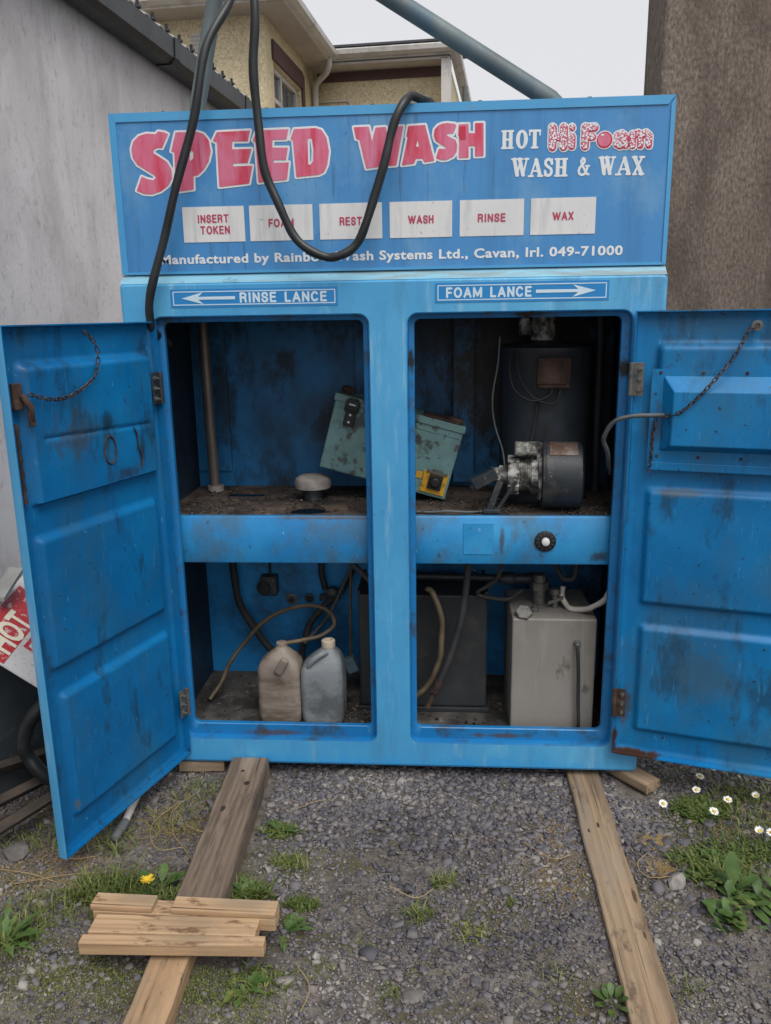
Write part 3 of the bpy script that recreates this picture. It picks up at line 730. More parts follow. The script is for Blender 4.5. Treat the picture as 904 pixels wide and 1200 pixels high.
for k in range(5): mb.obox(hp(-0.70, -2.027, 4.16 + 0.035 * k), (HU, HV, ZV), (0.04, 0.003, 0.010))
mb.build('louvre', M['brownsoffit'], vt)
mb = MB()
mb.cyl(hp(1.82, 0.3, 3.9), hp(1.82, 0.3, 4.28), 0.035, seg=12)
mb.build('soil_pipe', M['greyplast'], house, smooth=50)
mb = MB(); mb.lathe(hp(1.28, -0.01, 4.13), -HV, [(0, 0.03), (0.02, 0.03), (0.03, 0.012), (0.05, 0.012)], 10); mb.build('wall_fitting', M['rust'], house, smooth=40)

# ------------------------------------------------------------------ the car wash cabinet
cab = thing('wash_cabinet', 'blue steel car wash cabinet with both doors open under its lettered sign', 'car wash cabinet', (0, 0, 0))
HB, WB, DP = 1.735, 0.88, 0.62
ORECT = {-1: (-0.775, 0.105, -0.066, 1.625), 1: (0.066, 0.105, 0.775, 1.625)}
IRECT = {-1: (-0.750, 0.148, -0.084, 1.610), 1: (0.084, 0.148, 0.750, 1.610)}
def fl(y): return lambda a, b: (a, y, b)
# front face with two rounded openings, rolled outer edges
mb = MB()
o0 = rrect(-WB + 0.012, 0.012, WB - 0.012, HB - 0.008, 0.012, 4)
o1 = rrect(-WB + 0.004, 0.004, WB - 0.004, HB - 0.003, 0.012, 4)
o2 = rrect(-WB, 0, WB, HB, 0.014, 4)
holes = []
for s in (-1, 1):
    x0, z0, x1, z1 = ORECT[s]
    holes.append(rrect(x0 - 0.006, z0 - 0.006, x1 + 0.006, z1 + 0.006, 0.036, 6))
mb.poly([o0] + holes, fl(0.0))
mb.rings([[(a, 0.0, b) for a, b in o0], [(a, 0.004, b) for a, b in o1], [(a, 0.013, b) for a, b in o2], [(a, DP, b) for a, b in o2]], cap0=False, cap1=False)
mb.build('front_frame', M['front'], cab, smooth=35)
mb = MB()
for s in (-1, 1):
    x0, z0, x1, z1 = ORECT[s]; a0, b0, a1, b1 = IRECT[s]
    L_ = [(rrect(x0 - 0.006, z0 - 0.006, x1 + 0.006, z1 + 0.006, 0.036, 6), 0.0), (rrect(x0 - 0.002, z0 - 0.002, x1 + 0.002, z1 + 0.002, 0.032, 6), 0.0015),
          (rrect(x0, z0, x1, z1, 0.03, 6), 0.006), (rrect(x0, z0, x1, z1, 0.03, 6), 0.028), (rrect(a0 - 0.003, b0 - 0.003, a1 + 0.003, b1 + 0.003, 0.022, 6), 0.030),
          (rrect(a0, b0, a1, b1, 0.02, 6), 0.033), (rrect(a0, b0, a1, b1, 0.02, 6), 0.050), (rrect(a0 - .002, b0 - .002, a1 + .002, b1 + .002, 0.02, 6), 0.052)]
    mb.rings([[(p, y, q) for p, q in l] for l, y in L_], cap0=False, cap1=False)
mb.build('opening_rim', M['rebate'], cab, smooth=40)
# back, roof and inner lining
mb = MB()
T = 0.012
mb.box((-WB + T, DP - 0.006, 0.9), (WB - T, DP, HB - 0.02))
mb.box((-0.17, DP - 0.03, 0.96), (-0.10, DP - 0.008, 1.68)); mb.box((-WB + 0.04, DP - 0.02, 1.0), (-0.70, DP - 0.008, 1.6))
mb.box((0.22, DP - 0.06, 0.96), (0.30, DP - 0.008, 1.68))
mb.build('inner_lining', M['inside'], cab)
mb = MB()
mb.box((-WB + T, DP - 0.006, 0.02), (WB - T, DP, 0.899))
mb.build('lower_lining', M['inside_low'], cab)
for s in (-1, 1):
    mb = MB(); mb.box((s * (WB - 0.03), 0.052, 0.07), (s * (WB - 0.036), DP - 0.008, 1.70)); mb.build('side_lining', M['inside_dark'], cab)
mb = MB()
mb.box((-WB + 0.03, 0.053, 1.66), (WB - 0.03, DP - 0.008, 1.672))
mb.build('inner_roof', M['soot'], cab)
mb = MB()
mb.box((-WB + 0.03, 0.053, 0.07), (WB - 0.03, DP - 0.008, 0.088))
mb.build('inner_floor', M['floor_dirt'], cab)
# back of the front face (so the opening has thickness behind it)
mb = MB()
ob = [(-WB + 0.02, 0.02), (WB - 0.02, 0.02), (WB - 0.02, HB - 0.02), (-WB + 0.02, HB - 0.02)]
mb.poly([ob] + [rrect(IRECT[s][0] - .0025, IRECT[s][1] - .0025, IRECT[s][2] + .0025, IRECT[s][3] + .0025, 0.02, 6) for s in (-1, 1)], fl(0.0515))
mb.build('frame_back', M['soot'], cab)
# shelf: folded front, dirty top with two cut-outs
mb = MB()
prof = [(0.080, 0.762), (0.078, 0.766), (0.078, 0.930), (0.082, 0.935), (0.10, 0.935), (0.10, 0.762)]
mb.rings([[(x, y, z) for y, z in prof] for x in (-0.842, 0.842)])
sh = mb.build('shelf_front', M['beam'], cab, smooth=50)
mb = MB()
cut1 = [(-0.71, 0.40), (-0.53, 0.41), (-0.52, 0.52), (-0.69, 0.53)]
cut2 = [(-0.47, 0.14), (-0.40, 0.17), (-0.375, 0.26), (-0.31, 0.28), (-0.27, 0.25), (-0.25, 0.18), (-0.20, 0.15), (-0.30, 0.12)]
outer = [(-0.842, 0.1005), (0.842, 0.1005), (0.842, DP - 0.008), (-0.842, DP - 0.008)]
mb.poly([outer, cut1, cut2], lambda a, b: (a, b, 0.933))
for l in (cut1, cut2):
    for p, q in zip(l, l[1:] + l[:1]): mb.add([(*p, 0.933), (*q, 0.933), (*q, 0.915), (*p, 0.915)], [(0, 1, 2, 3)])
mb.build('shelf_top', M['shelf_dirt'], cab)
# patch plate and dial on the shelf front
mb = MB(); mb.box((0.250, 0.0755, 0.797), (0.355, 0.0785, 0.912)); mb.build('cover_plate', M['beam'], cab, bevel=0.002)
mb = MB(); mb.lathe((0.535, 0.078, 0.847), (0, -1, 0), [(0, 0.037), (0.006, 0.037), (0.008, 0.034), (0.0085, 0.02)], 40)
dial = mb.build('dial', M['black'], cab, smooth=40)
mb = MB(); mb.lathe((0.535, 0.0695, 0.848), (0, -1, 0), [(0, 0.014), (0.012, 0.0135), (0.014, 0.011)], 28); mb.build('knob', M['white'], dial, smooth=40)
mb = MB()
for k in range(12):
    t = R(30 * k + 8); c, s_ = math.cos(t), math.sin(t)
    mb.obox((0.535 + 0.027 * c, 0.0692, 0.847 + 0.027 * s_), ((c, 0, s_), (-s_, 0, c), (0, 1, 0)), (0.004, 0.0010, 0.0006))
mb.build('scale_marks', M['wirem'], dial)
# shoulder between body and sign
mb = MB()
mb.add([(-WB + .004, 0.006, HB - 0.001), (WB - .004, 0.006, HB - 0.001), (0.874, 0.034, 1.762), (-0.874, 0.034, 1.762)], [(0, 1, 2, 3)])
mb.add([(-WB + .004, 0.006, HB - 0.001), (-0.874, 0.034, 1.762), (-0.874, DP, 1.762), (-WB + .004, DP, HB - 0.001)], [(0, 1, 2, 3)])
mb.add([(WB - .004, 0.006, HB - 0.001), (0.874, 0.034, 1.762), (0.874, DP, 1.762), (WB - .004, DP, HB - 0.001)], [(0, 1, 2, 3)])
mb.add([(-0.874, 0.034, 1.762), (0.874, 0.034, 1.762), (0.874, DP, 1.762), (-0.874, DP, 1.762)], [(0, 1, 2, 3)])
mb.build('shoulder', M['ledge'], cab)
# sign box
SY, ST, SB, SW = 0.03, 2.252, 1.764, 0.874
mb = MB()
mb.box((-SW + 0.003, SY, SB + 0.003), (SW - 0.003, SY + 0.20, ST - 0.003))
sb = mb.build('sign_box', M['sign'], cab)
mb = MB()
def fmember(p, q, r_, s_): mb.add([(a, SY - 0.004, b) for a, b in (p, q, r_, s_)] + [(a, SY + 0.2, b) for a, b in (p, q, r_, s_)], [(0, 1, 2, 3), (0, 4, 5, 1), (1, 5, 6, 2), (2, 6, 7, 3), (3, 7, 4, 0)])
tw, tt, tb = 0.022, 0.026, 0.008
for a in (((-SW, ST), (SW, ST), (SW - tw, ST - tt), (-SW + tw, ST - tt)), ((-SW, SB), (-SW, ST - .0005), (-SW + tw - .0005, ST - tt), (-SW + tw - .0005, SB + tb)),
          ((SW, SB), (SW, ST - .0005), (SW - 0.013, ST - tt), (SW - 0.013, SB + tb)), ((-SW + .001, SB), (SW - .001, SB), (SW - 0.014, SB + tb), (-SW + tw, SB + tb))):
    fmember(*a)
mb.build('sign_frame', M['trim'], sb)
for k in range(5):
    mb = MB(); mb.cyl((-0.7 + 0.33 * k, SY + 0.01, ST), (-0.7 + 0.33 * k, SY + 0.01, ST + 0.004), 0.007, seg=8); mb.build('screw', M['galv'], sb)

LET = {"S": [[[-0.6861, 2.1875], [-0.7092, 2.1472], [-0.7225, 2.149], [-0.7374, 2.1423], [-0.7381, 2.1336], [-0.7193, 2.1215], [-0.6966, 2.1064], [-0.6834, 2.0828], [-0.6839, 2.0573], [-0.6984, 2.0356], [-0.7238, 2.0193], [-0.7527, 2.0112], [-0.7807, 2.0134], [-0.8023, 2.0235], [-0.7825, 2.0649], [-0.7647, 2.0571], [-0.745, 2.053], [-0.7364, 2.0608], [-0.7413, 2.0683], [-0.7664, 2.0835], [-0.793, 2.1003], [-0.8069, 2.1225], [-0.8086, 2.1478], [-0.8002, 2.1692], [-0.7814, 2.1845], [-0.757, 2.1909], [-0.7255, 2.1886], [-0.7185, 2.1963], [-0.6975, 2.1928]]], "P": [[[-0.6621, 2.1918], [-0.5913, 2.1911], [-0.5722, 2.1842], [-0.5577, 2.1659], [-0.5529, 2.1335], [-0.5619, 2.1049], [-0.5795, 2.0801], [-0.5988, 2.0646], [-0.6141, 2.0628], [-0.6162, 2.0226], [-0.6743, 2.0166], [-0.6705, 2.1346], [-0.6806, 2.1371]], [[-0.6203, 2.139], [-0.6089, 2.1329], [-0.6104, 2.1135], [-0.6227, 2.1066]]], "E": [[[-0.5303, 2.1886], [-0.424, 2.1905], [-0.4336, 2.1595], [-0.482, 2.1609], [-0.485, 2.1374], [-0.4224, 2.1371], [-0.4372, 2.0965], [-0.4828, 2.0963], [-0.4849, 2.0877], [-0.4228, 2.0875], [-0.4359, 2.0356], [-0.533, 2.0278], [-0.5322, 2.1595], [-0.5445, 2.1641]]], "E2": [[[-0.4039, 2.1899], [-0.3031, 2.1905], [-0.3105, 2.1617], [-0.3548, 2.1615], [-0.3567, 2.1388], [-0.307, 2.1374], [-0.3148, 2.1019], [-0.3538, 2.1029], [-0.3542, 2.0943], [-0.3058, 2.0944], [-0.3143, 2.0441], [-0.4058, 2.0377], [-0.4089, 2.1545], [-0.4171, 2.1619]]], "D": [[[-0.2861, 2.19], [-0.2182, 2.1915], [-0.1992, 2.1853], [-0.1846, 2.1623], [-0.1781, 2.1231], [-0.1848, 2.084], [-0.1956, 2.0627], [-0.2114, 2.0559], [-0.2842, 2.0506], [-0.2905, 2.1583], [-0.2981, 2.162]], [[-0.2439, 2.1626], [-0.2308, 2.1622], [-0.2267, 2.128], [-0.2294, 2.096], [-0.2376, 2.0854], [-0.2453, 2.0871]]], "W": [[[-0.0987, 2.1901], [-0.0521, 2.1906], [-0.0429, 2.148], [-0.0316, 2.1871], [0.0, 2.1881], [0.0115, 2.1465], [0.0216, 2.1875], [0.0547, 2.1889], [0.0323, 2.0772], [-0.0092, 2.0748], [-0.0152, 2.1006], [-0.0231, 2.0737], [-0.0626, 2.0698], [-0.082, 2.154], [-0.0926, 2.1568]]], "A": [[[0.0699, 2.1885], [0.1222, 2.1903], [0.1498, 2.0873], [0.1192, 2.0832], [0.1129, 2.0947], [0.0928, 2.0938], [0.0875, 2.0806], [0.0493, 2.0767], [0.068, 2.157], [0.0638, 2.1581]], [[0.0984, 2.1489], [0.1036, 2.1292], [0.0931, 2.1285]]], "S2": [[[0.19, 2.1936], [0.2135, 2.1905], [0.2177, 2.1856], [0.2084, 2.1627], [0.198, 2.1639], [0.1886, 2.1623], [0.1886, 2.1584], [0.198, 2.1533], [0.2147, 2.1455], [0.2211, 2.1308], [0.2191, 2.1114], [0.2087, 2.097], [0.1903, 2.0891], [0.1719, 2.0882], [0.1572, 2.0935], [0.1561, 2.0969], [0.164, 2.1212], [0.1771, 2.1198], [0.1866, 2.1206], [0.185, 2.1255], [0.1693, 2.1337], [0.1535, 2.1449], [0.1483, 2.1596], [0.1509, 2.1764], [0.1624, 2.1882], [0.177, 2.1925]]], "H": [[[0.2249, 2.1887], [0.255, 2.1888], [0.2553, 2.1637], [0.275, 2.1617], [0.2747, 2.1906], [0.3006, 2.1908], [0.3019, 2.0969], [0.2757, 2.0961], [0.2754, 2.1259], [0.2556, 2.1264], [0.2559, 2.0932], [0.2255, 2.0926], [0.2272, 2.1549], [0.223, 2.1574]]]}
def wsheet(name, glyphs, material, y, off, par, h=0.0016):
    lo = fl(y)
    b = MB()
    xs_ = [p[0] for g_ in glyphs for p in g_[0]]; zs_ = [p[1] for g_ in glyphs for p in g_[0]]
    def fld(X, Z):
        D = np.full(X.shape, 1e9)
        for g_ in glyphs:
            d = sd_poly(X, Z, g_[0])
            for hh in g_[1:]:
                d = np.maximum(d, -sd_poly(X, Z, hh))
            D = np.minimum(D, d - off)
        return D
    sheet(b, fld, min(xs_) - 0.015, max(xs_) + 0.015, min(zs_) - 0.015, max(zs_) + 0.015, h, lo)
    return b.build(name, material, par)
for w in (['S', 'P', 'E', 'E2', 'D'], ['W', 'A', 'S2', 'H']):
    gl = [LET[k] for k in w]
    t = wsheet('title_outline', gl, M['letter_white'], SY - 0.0012, 0.0062, sb)
    wsheet('title_lettering', gl, M['red'], SY - 0.0024, 0.0, sb)
mb = MB(); mb.poly([[(0.2265, 2.183), (0.2465, 2.183), (0.2465, 2.146), (0.2265, 2.146)]], fl(SY - 0.0034)); mb.build('letter_patch', M['red_dark'], sb)

# slab serif line: strokes in letter boxes
def slab(ch, x0, x1, z0, z1):
    W_, H_ = x1 - x0, z1 - z0
    st, sr = 0.0058, 0.0030           # half widths of stem and serif
    P = lambda a, b: (x0 + a * W_, z0 + b * H_)
    e = sr / H_
    def bar(X, Z, a, b, r): return sd_seg(X, Z, P(*a), P(*b), r)
    def serif(X, Z, a, b, hw): return bar(X, Z, (a - hw, b), (a + hw, b), sr)
    def f(X, Z):
        D = []
        t, bt = 1 - e, e
        if ch == 'H':
            for a in (0.24, 0.76): D += [bar(X, Z, (a, .1), (a, .9), st), serif(X, Z, a, t, .19), serif(X, Z, a, bt, .19)]
            D += [bar(X, Z, (.24, .5), (.76, .5), .003)]
        elif ch == 'T':
            D += [bar(X, Z, (.5, .1), (.5, .9), st), serif(X, Z, .5, bt, .24), bar(X, Z, (.07, t), (.93, t), sr + .0006), bar(X, Z, (.07, .97), (.06, .72), .0022), bar(X, Z, (.93, .97), (.94, .72), .0022)]
        elif ch == 'O':
            cx, cz = P(.5, .5)
            o_ = np.hypot((X - cx) / (W_ * .5), (Z - cz) / (H_ * .5)) - 1
            i_ = np.hypot((X - cx) / (W_ * .17), (Z - cz) / (H_ * .36)) - 1
            D += [np.maximum(o_, -i_) * 0.01]
        elif ch == 'W':
            D += [bar(X, Z, (.14, .93), (.32, .1), st), bar(X, Z, (.32, .08), (.50, .85), .0028), bar(X, Z, (.46, .93), (.68, .1), st), bar(X, Z, (.68, .08), (.88, .93), .0028)]
            D += [serif(X, Z, .14, t, .14), serif(X, Z, .49, t, .14), serif(X, Z, .88, t, .10)]
        elif ch == 'A':
            D += [bar(X, Z, (.5, .92), (.16, .07), .0028), bar(X, Z, (.52, .9), (.80, .1), st), bar(X, Z, (.26, .32), (.72, .32), .0026), serif(X, Z, .15, bt, .15), serif(X, Z, .83, bt, .16)]
        elif ch == 'S':
            D += [sd_line(X, Z, [P(*q) for q in ((.82, .70), (.78, .84), (.6, .93), (.4, .93), (.22, .84), (.2, .7), (.3, .6), (.5, .52), (.72, .43), (.8, .3), (.76, .16), (.6, .07), (.38, .07), (.22, .16), (.18, .30))], .0042), bar(X, Z, (.84, .94), (.84, .68), .0022), bar(X, Z, (.16, .06), (.16, .32), .0022)]
        elif ch == '&':
            D += [sd_line(X, Z, [P(*q) for q in ((.92, .08), (.78, .1), (.38, .62), (.34, .8), (.46, .93), (.58, .88), (.6, .74), (.46, .6), (.24, .44), (.16, .28), (.22, .12), (.4, .05), (.6, .1), (.76, .3), (.84, .5))], .0036), bar(X, Z, (.68, .52), (.98, .52), .0026)]
        elif ch == 'X':
            D += [bar(X, Z, (.2, .93), (.8, .07), st), bar(X, Z, (.8, .93), (.2, .07), .0030)] + [serif(X, Z, a, b, .17) for a in (.2, .8) for b in (t, bt)]
        return np.min(np.stack(D), 0)
    return f
mb = MB()
for ch, x0, x1, z0, z1 in (('H', .356, .393, 2.1142, 2.1683), ('O', .400, .4365, 2.1135, 2.168), ('T', .4395, .475, 2.1135, 2.167), ('W', .3895, .4405, 2.0338, 2.0876), ('A', .4415, .484, 2.0315, 2.086),
                           ('S', .4855, .5172, 2.0316, 2.0853), ('H', .520, .5595, 2.0306, 2.0842), ('&', .5872, .6268, 2.0311, 2.0858), ('W', .6555, .7035, 2.031, 2.085), ('A', .7065, .7545, 2.0297, 2.0836), ('X', .754, .791, 2.029, 2.0835)):
    sheet(mb, slab(ch, x0, x1, z0, z1), x0 - .004, x1 + .004, z0 - .004, z1 + .004, 0.0011, fl(SY - 0.0012))
mb.build('slab_lettering', M['letter_white'], sb)
# bubble lettering: white edge, red body, pale bubbles
def bub(X, Z):
    D = []
    q = lambda x0, x1, z0, z1: (lambda a, b: (x0 + a * (x1 - x0), z0 + b * (z1 - z0)))
    h_ = q(.499, .555, 2.112, 2.178); i_ = q(.559, .578, 2.112, 2.178); f_ = q(.600, .643, 2.112, 2.176); a_ = q(.697, .737, 2.113, 2.152); m_ = q(.745, .806, 2.112, 2.151)
    for a in (.2, .8): D.append(sd_seg(X, Z, h_(a, .1), h_(a, .9), .0105))
    D.append(sd_seg(X, Z, h_(.2, .5), h_(.8, .5), .009))
    D.append(sd_seg(X, Z, i_(.5, .12), i_(.5, .5), .0095)); D.append(sd_seg(X, Z, i_(.5, .9), i_(.5, .905), .008))
    D += [sd_seg(X, Z, f_(.2, .1), f_(.2, .9), .0105), sd_seg(X, Z, f_(.2, .88), f_(.85, .9), .0095), sd_seg(X, Z, f_(.2, .48), f_(.72, .5), .009)]
    D += [sd_line(X, Z, [a_(.2, .8), a_(.55, .92), a_(.85, .7), a_(.85, .1)], .0085), sd_line(X, Z, [a_(.85, .4), a_(.3, .5), a_(.12, .25), a_(.4, .08), a_(.85, .2)], .0085)]
    D += [sd_seg(X, Z, m_(.1, .1), m_(.1, .88), .0085), sd_line(X, Z, [m_(.1, .8), m_(.36, .95), m_(.48, .75), m_(.48, .1)], .0085), sd_line(X, Z, [m_(.48, .8), m_(.75, .95), m_(.9, .75), m_(.9, .1)], .0085)]
    return np.min(np.stack(D), 0)
def ball(X, Z): return np.hypot(X - 0.668, Z - 2.1318) - 0.0225
bubbles = []
tries = 0
while len(bubbles) < 190 and tries < 9000:
    tries += 1
    x, z = random.uniform(.488, .812), random.uniform(2.1, 2.19)
    r = random.choice((.0022, .003, .0038, .0046))
    d = float(bub(np.array([x]), np.array([z]))[0])
    if d < -r * 0.55 and abs(x - 0.668) > 0.026 and all(math.hypot(x - a, z - b) > (r + c) * 0.93 for a, b, c in bubbles): bubbles.append((x, z, r))
def bubs(X, Z):
    D = np.full(X.shape, 1e9)
    for a, b, r in bubbles: D = np.minimum(D, np.hypot(X - a, Z - b) - r * 0.95)
    return D
for nm, fld, mt, y in (('bubble_outline', lambda X, Z: np.minimum(np.minimum(bub(X, Z), bub(X - .002, Z + .0035)), ball(X, Z)) - 0.0042, M['letter_white'], SY - .0012),
                       ('bubble_shadow', lambda X, Z: np.minimum(bub(X - .0015, Z + .003), ball(X, Z)) - 0.001, M['red_dark'], SY - .0020),
                       ('bubble_letters', lambda X, Z: np.minimum(bub(X, Z), np.hypot(X - 0.667, Z - 2.1325) - 0.0195), M['red'], SY - .0028),
                       ('bubbles', bubs, M['letter_white'], SY - .0036)):
    mb = MB(); sheet(mb, fld, .484, .824, 2.092, 2.196, 0.0009, fl(y)); mb.build(nm, mt, sb)
mb = MB(); sheet(mb, lambda X, Z: np.hypot((X - .661) / 1.0, (Z - 2.146) / .6) - .005, .65, .675, 2.13, 2.16, .0009, fl(SY - .0036)); mb.build('ball_glint', M['letter_white'], sb)
# six white instruction panels
for txt, x0, x1 in (('INSERT\nTOKEN', -.659, -.458), ('FOAM', -.441, -.237), ('REST', -.2147, -.0156), ('WASH', .0089, .2057), ('RINSE', .2298, .4296), ('WAX', .4507, .6508)):
    mb = MB(); mb.box((x0, SY - 0.0016, 1.8615), (x1, SY - .0002, 1.9695))
    pn = mb.build('instruction_panel', M['white'], sb)
    cx, cz = (x0 + x1) / 2, 1.9155
    mb = MB()
    W_ = {'INSERT\nTOKEN': .1, 'FOAM': .082, 'REST': .072, 'WASH': .081, 'RINSE': .087, 'WAX': .065}[txt]
    hh = .0255
    if '\n' in txt:
        caps_mb(mb, 'INSERT', cx - .052, cx + .050, cz + .0045, cz + .0045 + hh, fl(SY - .0026))
        caps_mb(mb, 'TOKEN', cx - .045, cx + .052, cz - .030, cz - .030 + hh, fl(SY - .0026))
    else:
        caps_mb(mb, txt, cx - W_ / 2, cx + W_ / 2, cz - hh / 2, cz + hh / 2, fl(SY - .0026))
    mb.build('lettering', M['maroon'], pn)
mb = MB(); text_mb(mb, 'Manufactured by Rainbow Wash Systems Ltd., Cavan, Irl. 049-71000', -.742, .740, 1.796, 1.8245, fl(SY - .0012), .03, 1.08)
mb.build('maker_lettering', M['letter_white'], sb)
# lance labels on the body
for txt, x0, x1, z0, z1, tx0, tx1, ax0, ax1 in (('RINSE LANCE', -.709, -.160, 1.657, 1.715, -.480, -.195, -.495, -.672), ('FOAM LANCE', .152, .698, 1.659, 1.720, .187, .457, .470, .657)):
    mb = MB(); mb.box((x0, -.0014, z0), (x1, -.0002, z1)); lb = mb.build('lance_label', M['label_blue'], cab)
    mb = MB()
    a, b, c, d = x0 + .008, x1 - .008, z0 + .007, z1 - .007
    for p in ((a, c, b, c + .003), (a, d - .003, b, d), (a, c + .003, a + .003, d - .003), (b - .003, c + .003, b, d - .003)): mb.box((p[0], -.0021, p[1]), (p[2], -.0014, p[3]))
    mb.build('border', M['label_line'], lb)
    cz = (z0 + z1) / 2
    mb = MB(); caps_mb(mb, txt, tx0, tx1, cz - .0165, cz + .0165, fl(-.0024), .205); mb.build('lettering', M['label_line'], lb)
    s = 1 if ax1 > ax0 else -1
    L_ = abs(ax1 - ax0)
    mb = MB(); mb.poly([[(ax0, cz - .005), (ax0, cz + .005), (ax1 - s * .055, cz + .0045), (ax1 - s * .072, cz + .019), (ax1, cz), (ax1 - s * .072, cz - .019), (ax1 - s * .055, cz - .0045)]], fl(-.0024)); mb.build('arrow', M['label_line'], lb)

# ------------------------------------------------------------------ doors
def smooth01(t):
    t = np.clip(t, 0, 1); return t * t * (3 - 2 * t)
class Door:
    def __init__(s, hx, hy, th, side, z0, z1, w):
        s.o = Vector((hx, hy, 0)); s.u = Vector((side * math.cos(th), -math.sin(th), 0))
        s.n = Vector((s.u.y, -s.u.x, 0)) * side
        s.z0, s.z1, s.w = z0, z1, w
    def p(s, u, v, n=0.0): return s.o + s.u * u + s.n * n + ZV * v
def door_body(D, panels, crease, material, seed):
    w, z0, z1 = D.w, D.z0, D.z1
    us = np.unique(np.round(np.concatenate([[0, .004, .007, w - .007, w - .004, w], np.linspace(.012, w - .012, 118)]), 5))
    vs = np.unique(np.round(np.concatenate([[z0, z0 + .004, z0 + .007, z1 - .007, z1 - .004, z1], np.linspace(z0 + .012, z1 - .012, 270)]), 5))
    U, V = np.meshgrid(us, vs)
    base = -0.028
    edge = np.minimum(np.minimum(U, w - U), np.minimum(V - z0, z1 - V))
    H = np.full(U.shape, base)
    H += 0.007 * (1 - smooth01((edge - .007) / .02))
    for (u0, u1, v0, v1, hp_, bev, bb) in panels:
        dx = np.minimum(U - u0, u1 - U); dv0 = V - v0; dv1 = v1 - V
        f = smooth01(dx / bev) * smooth01(dv1 / bev) * smooth01(dv0 / bb)
        H = np.maximum(H, base + (hp_ - base) * f)
    for (u0, u1, v, wd, dp) in crease:
        H -= dp * np.exp(-((V - v - 0.035 * (U - u0)) / wd) ** 2) * smooth01((U - u0) / .02) * smooth01((u1 - U) / .02)
    H += 0.0011 * np.sin(U * 9 + seed + 2 * np.sin(V * 5 + seed)) * np.sin(V * 7 + seed * 2) * (edge > .02)
    H += 0.0009 * np.sin(U * 31 + V * 17 + seed) * np.sin(V * 23 - U * 11) * (edge > .02)
    H = np.where(edge < .0055, 0.0, H)
    b = MB()
    o = np.array(D.o); u_ = np.array(D.u); n_ = np.array(D.n)
    P = o[None, None] + U[..., None] * u_ + H[..., None] * n_ + V[..., None] * np.array([0, 0, 1])
    nu = len(us)
    b.v = [tuple(q) for q in P.reshape(-1, 3).tolist()]
    b.f = [(j * nu + i, j * nu + i + 1, (j + 1) * nu + i + 1, (j + 1) * nu + i) for j in range(len(vs) - 1) for i in range(nu - 1)]
    ob = b.build('door', material, cab, smooth=42)
    b = MB(); t = -0.034
    c = [D.p(0, z0, 0), D.p(w, z0, 0), D.p(w, z1, 0), D.p(0, z1, 0)]
    c2 = [D.p(.003, z0 + .003, t), D.p(w - .003, z0 + .003, t), D.p(w - .003, z1 - .003, t), D.p(.003, z1 - .003, t)]
    c1 = [D.p(0, z0, t + .004), D.p(w, z0, t + .004), D.p(w, z1, t + .004), D.p(0, z1, t + .004)]
    b.rings([c, c1, c2], cap0=False, cap1=True)
    b.build('outer_skin', M['front'], ob, smooth=42)
    return ob

DL = Door(-0.757, -0.018, R(72.76), -1, 0.048, 1.615, 0.645)
DR = Door(0.777, -0.036, R(16.0), 1, 0.097, 1.6247, 0.66)
dl = door_body(DL, [(.024, .595, 1.122, 1.522, -.003, .028, .010), (.045, .60, .625, 1.042, -.010, .025, .022), (.04, .582, .135, .56, -.010, .025, .022)],
               [(.06, .545, 1.290, .006, .006)], M['door'], 1.0)
dr = door_body(DR, [(.062, .61, 1.12, 1.535, -.004, .03, .014), (.055, .61, .655, 1.068, -.010, .025, .02), (.060, .61, .185, .592, -.010, .025, .02)],
               [], M['door2'], 2.3)
dl['label'] = 'left door, swung towards the viewer, with three pressed panels'
dr['label'] = 'right door, opened almost flat, with a screwed cover plate'
def hinge(D, par, v, du, material, ln=.105):
    b = MB()
    b.cyl(D.p(du - .004, v - ln / 2, .004), D.p(du - .004, v + ln / 2, .004), .008, seg=12)
    b.obox(D.p(du + .016, v, -.002), (D.u, D.n, ZV), (.018, .0022, ln / 2))
    h = b.build('hinge', material, par, bevel=.0015)
    for k in (-1, 0, 1):
        b = MB(); b.lathe(D.p(du + .022, v + k * ln * .32, .0), D.n, [(0, .008), (.004, .008), (.0045, .004), (.018, .0035)], 8); b.build('bolt', M['galv'], h, smooth=40)
hinge(DL, dl, 1.40, .012, M['drum']); hinge(DL, dl, .26, .004, M['galv'])
hinge(DR, dr, 1.414, .0, M['galv']); hinge(DR, dr, .295, .004, M['rust'])
# stiffening cover plate on the right door
b = MB()
b.obox(DR.p(.335, 1.288, -.0025), (DR.u, DR.n, ZV), (.276, .0018, .159))
cp = b.build('cover_plate', M['door2'], dr)
b = MB()
q0 = [(.095, 1.19), (.575, 1.19), (.575, 1.425), (.095, 1.425)]; q1 = [(.128, 1.212), (.545, 1.212), (.545, 1.380), (.128, 1.380)]
b.rings([[DR.p(u, v, .0) for u, v in q0], [DR.p(u, v, .042) for u, v in q1]], cap0=False)
b.obox(DR.p(.335, 1.139, .001), (DR.u, DR.n, ZV), (.274, .003, .014))
b.build('raised_box', M['door2'], cp, bevel=.004)
for u, v in ((.085, 1.436), (.210, 1.436), (.334, 1.436), (.088, 1.172), (.212, 1.172), (.337, 1.172), (.46, 1.436), (.46, 1.172)):
    b = MB(); b.lathe(DR.p(u, v, -.001), DR.n, [(0, .0055), (.003, .005), (.004, .002)], 10); b.build('screw', M['rust'], cp, smooth=40)
b = MB(); b.lathe(DR.p(.348, 1.577, -.026), DR.n, [(0, .008), (.028, .008), (.030, .016), (.040, .016), (.041, .008), (.036, .007)], 20); b.build('chain_stud', M['galv'], dr, smooth=40)
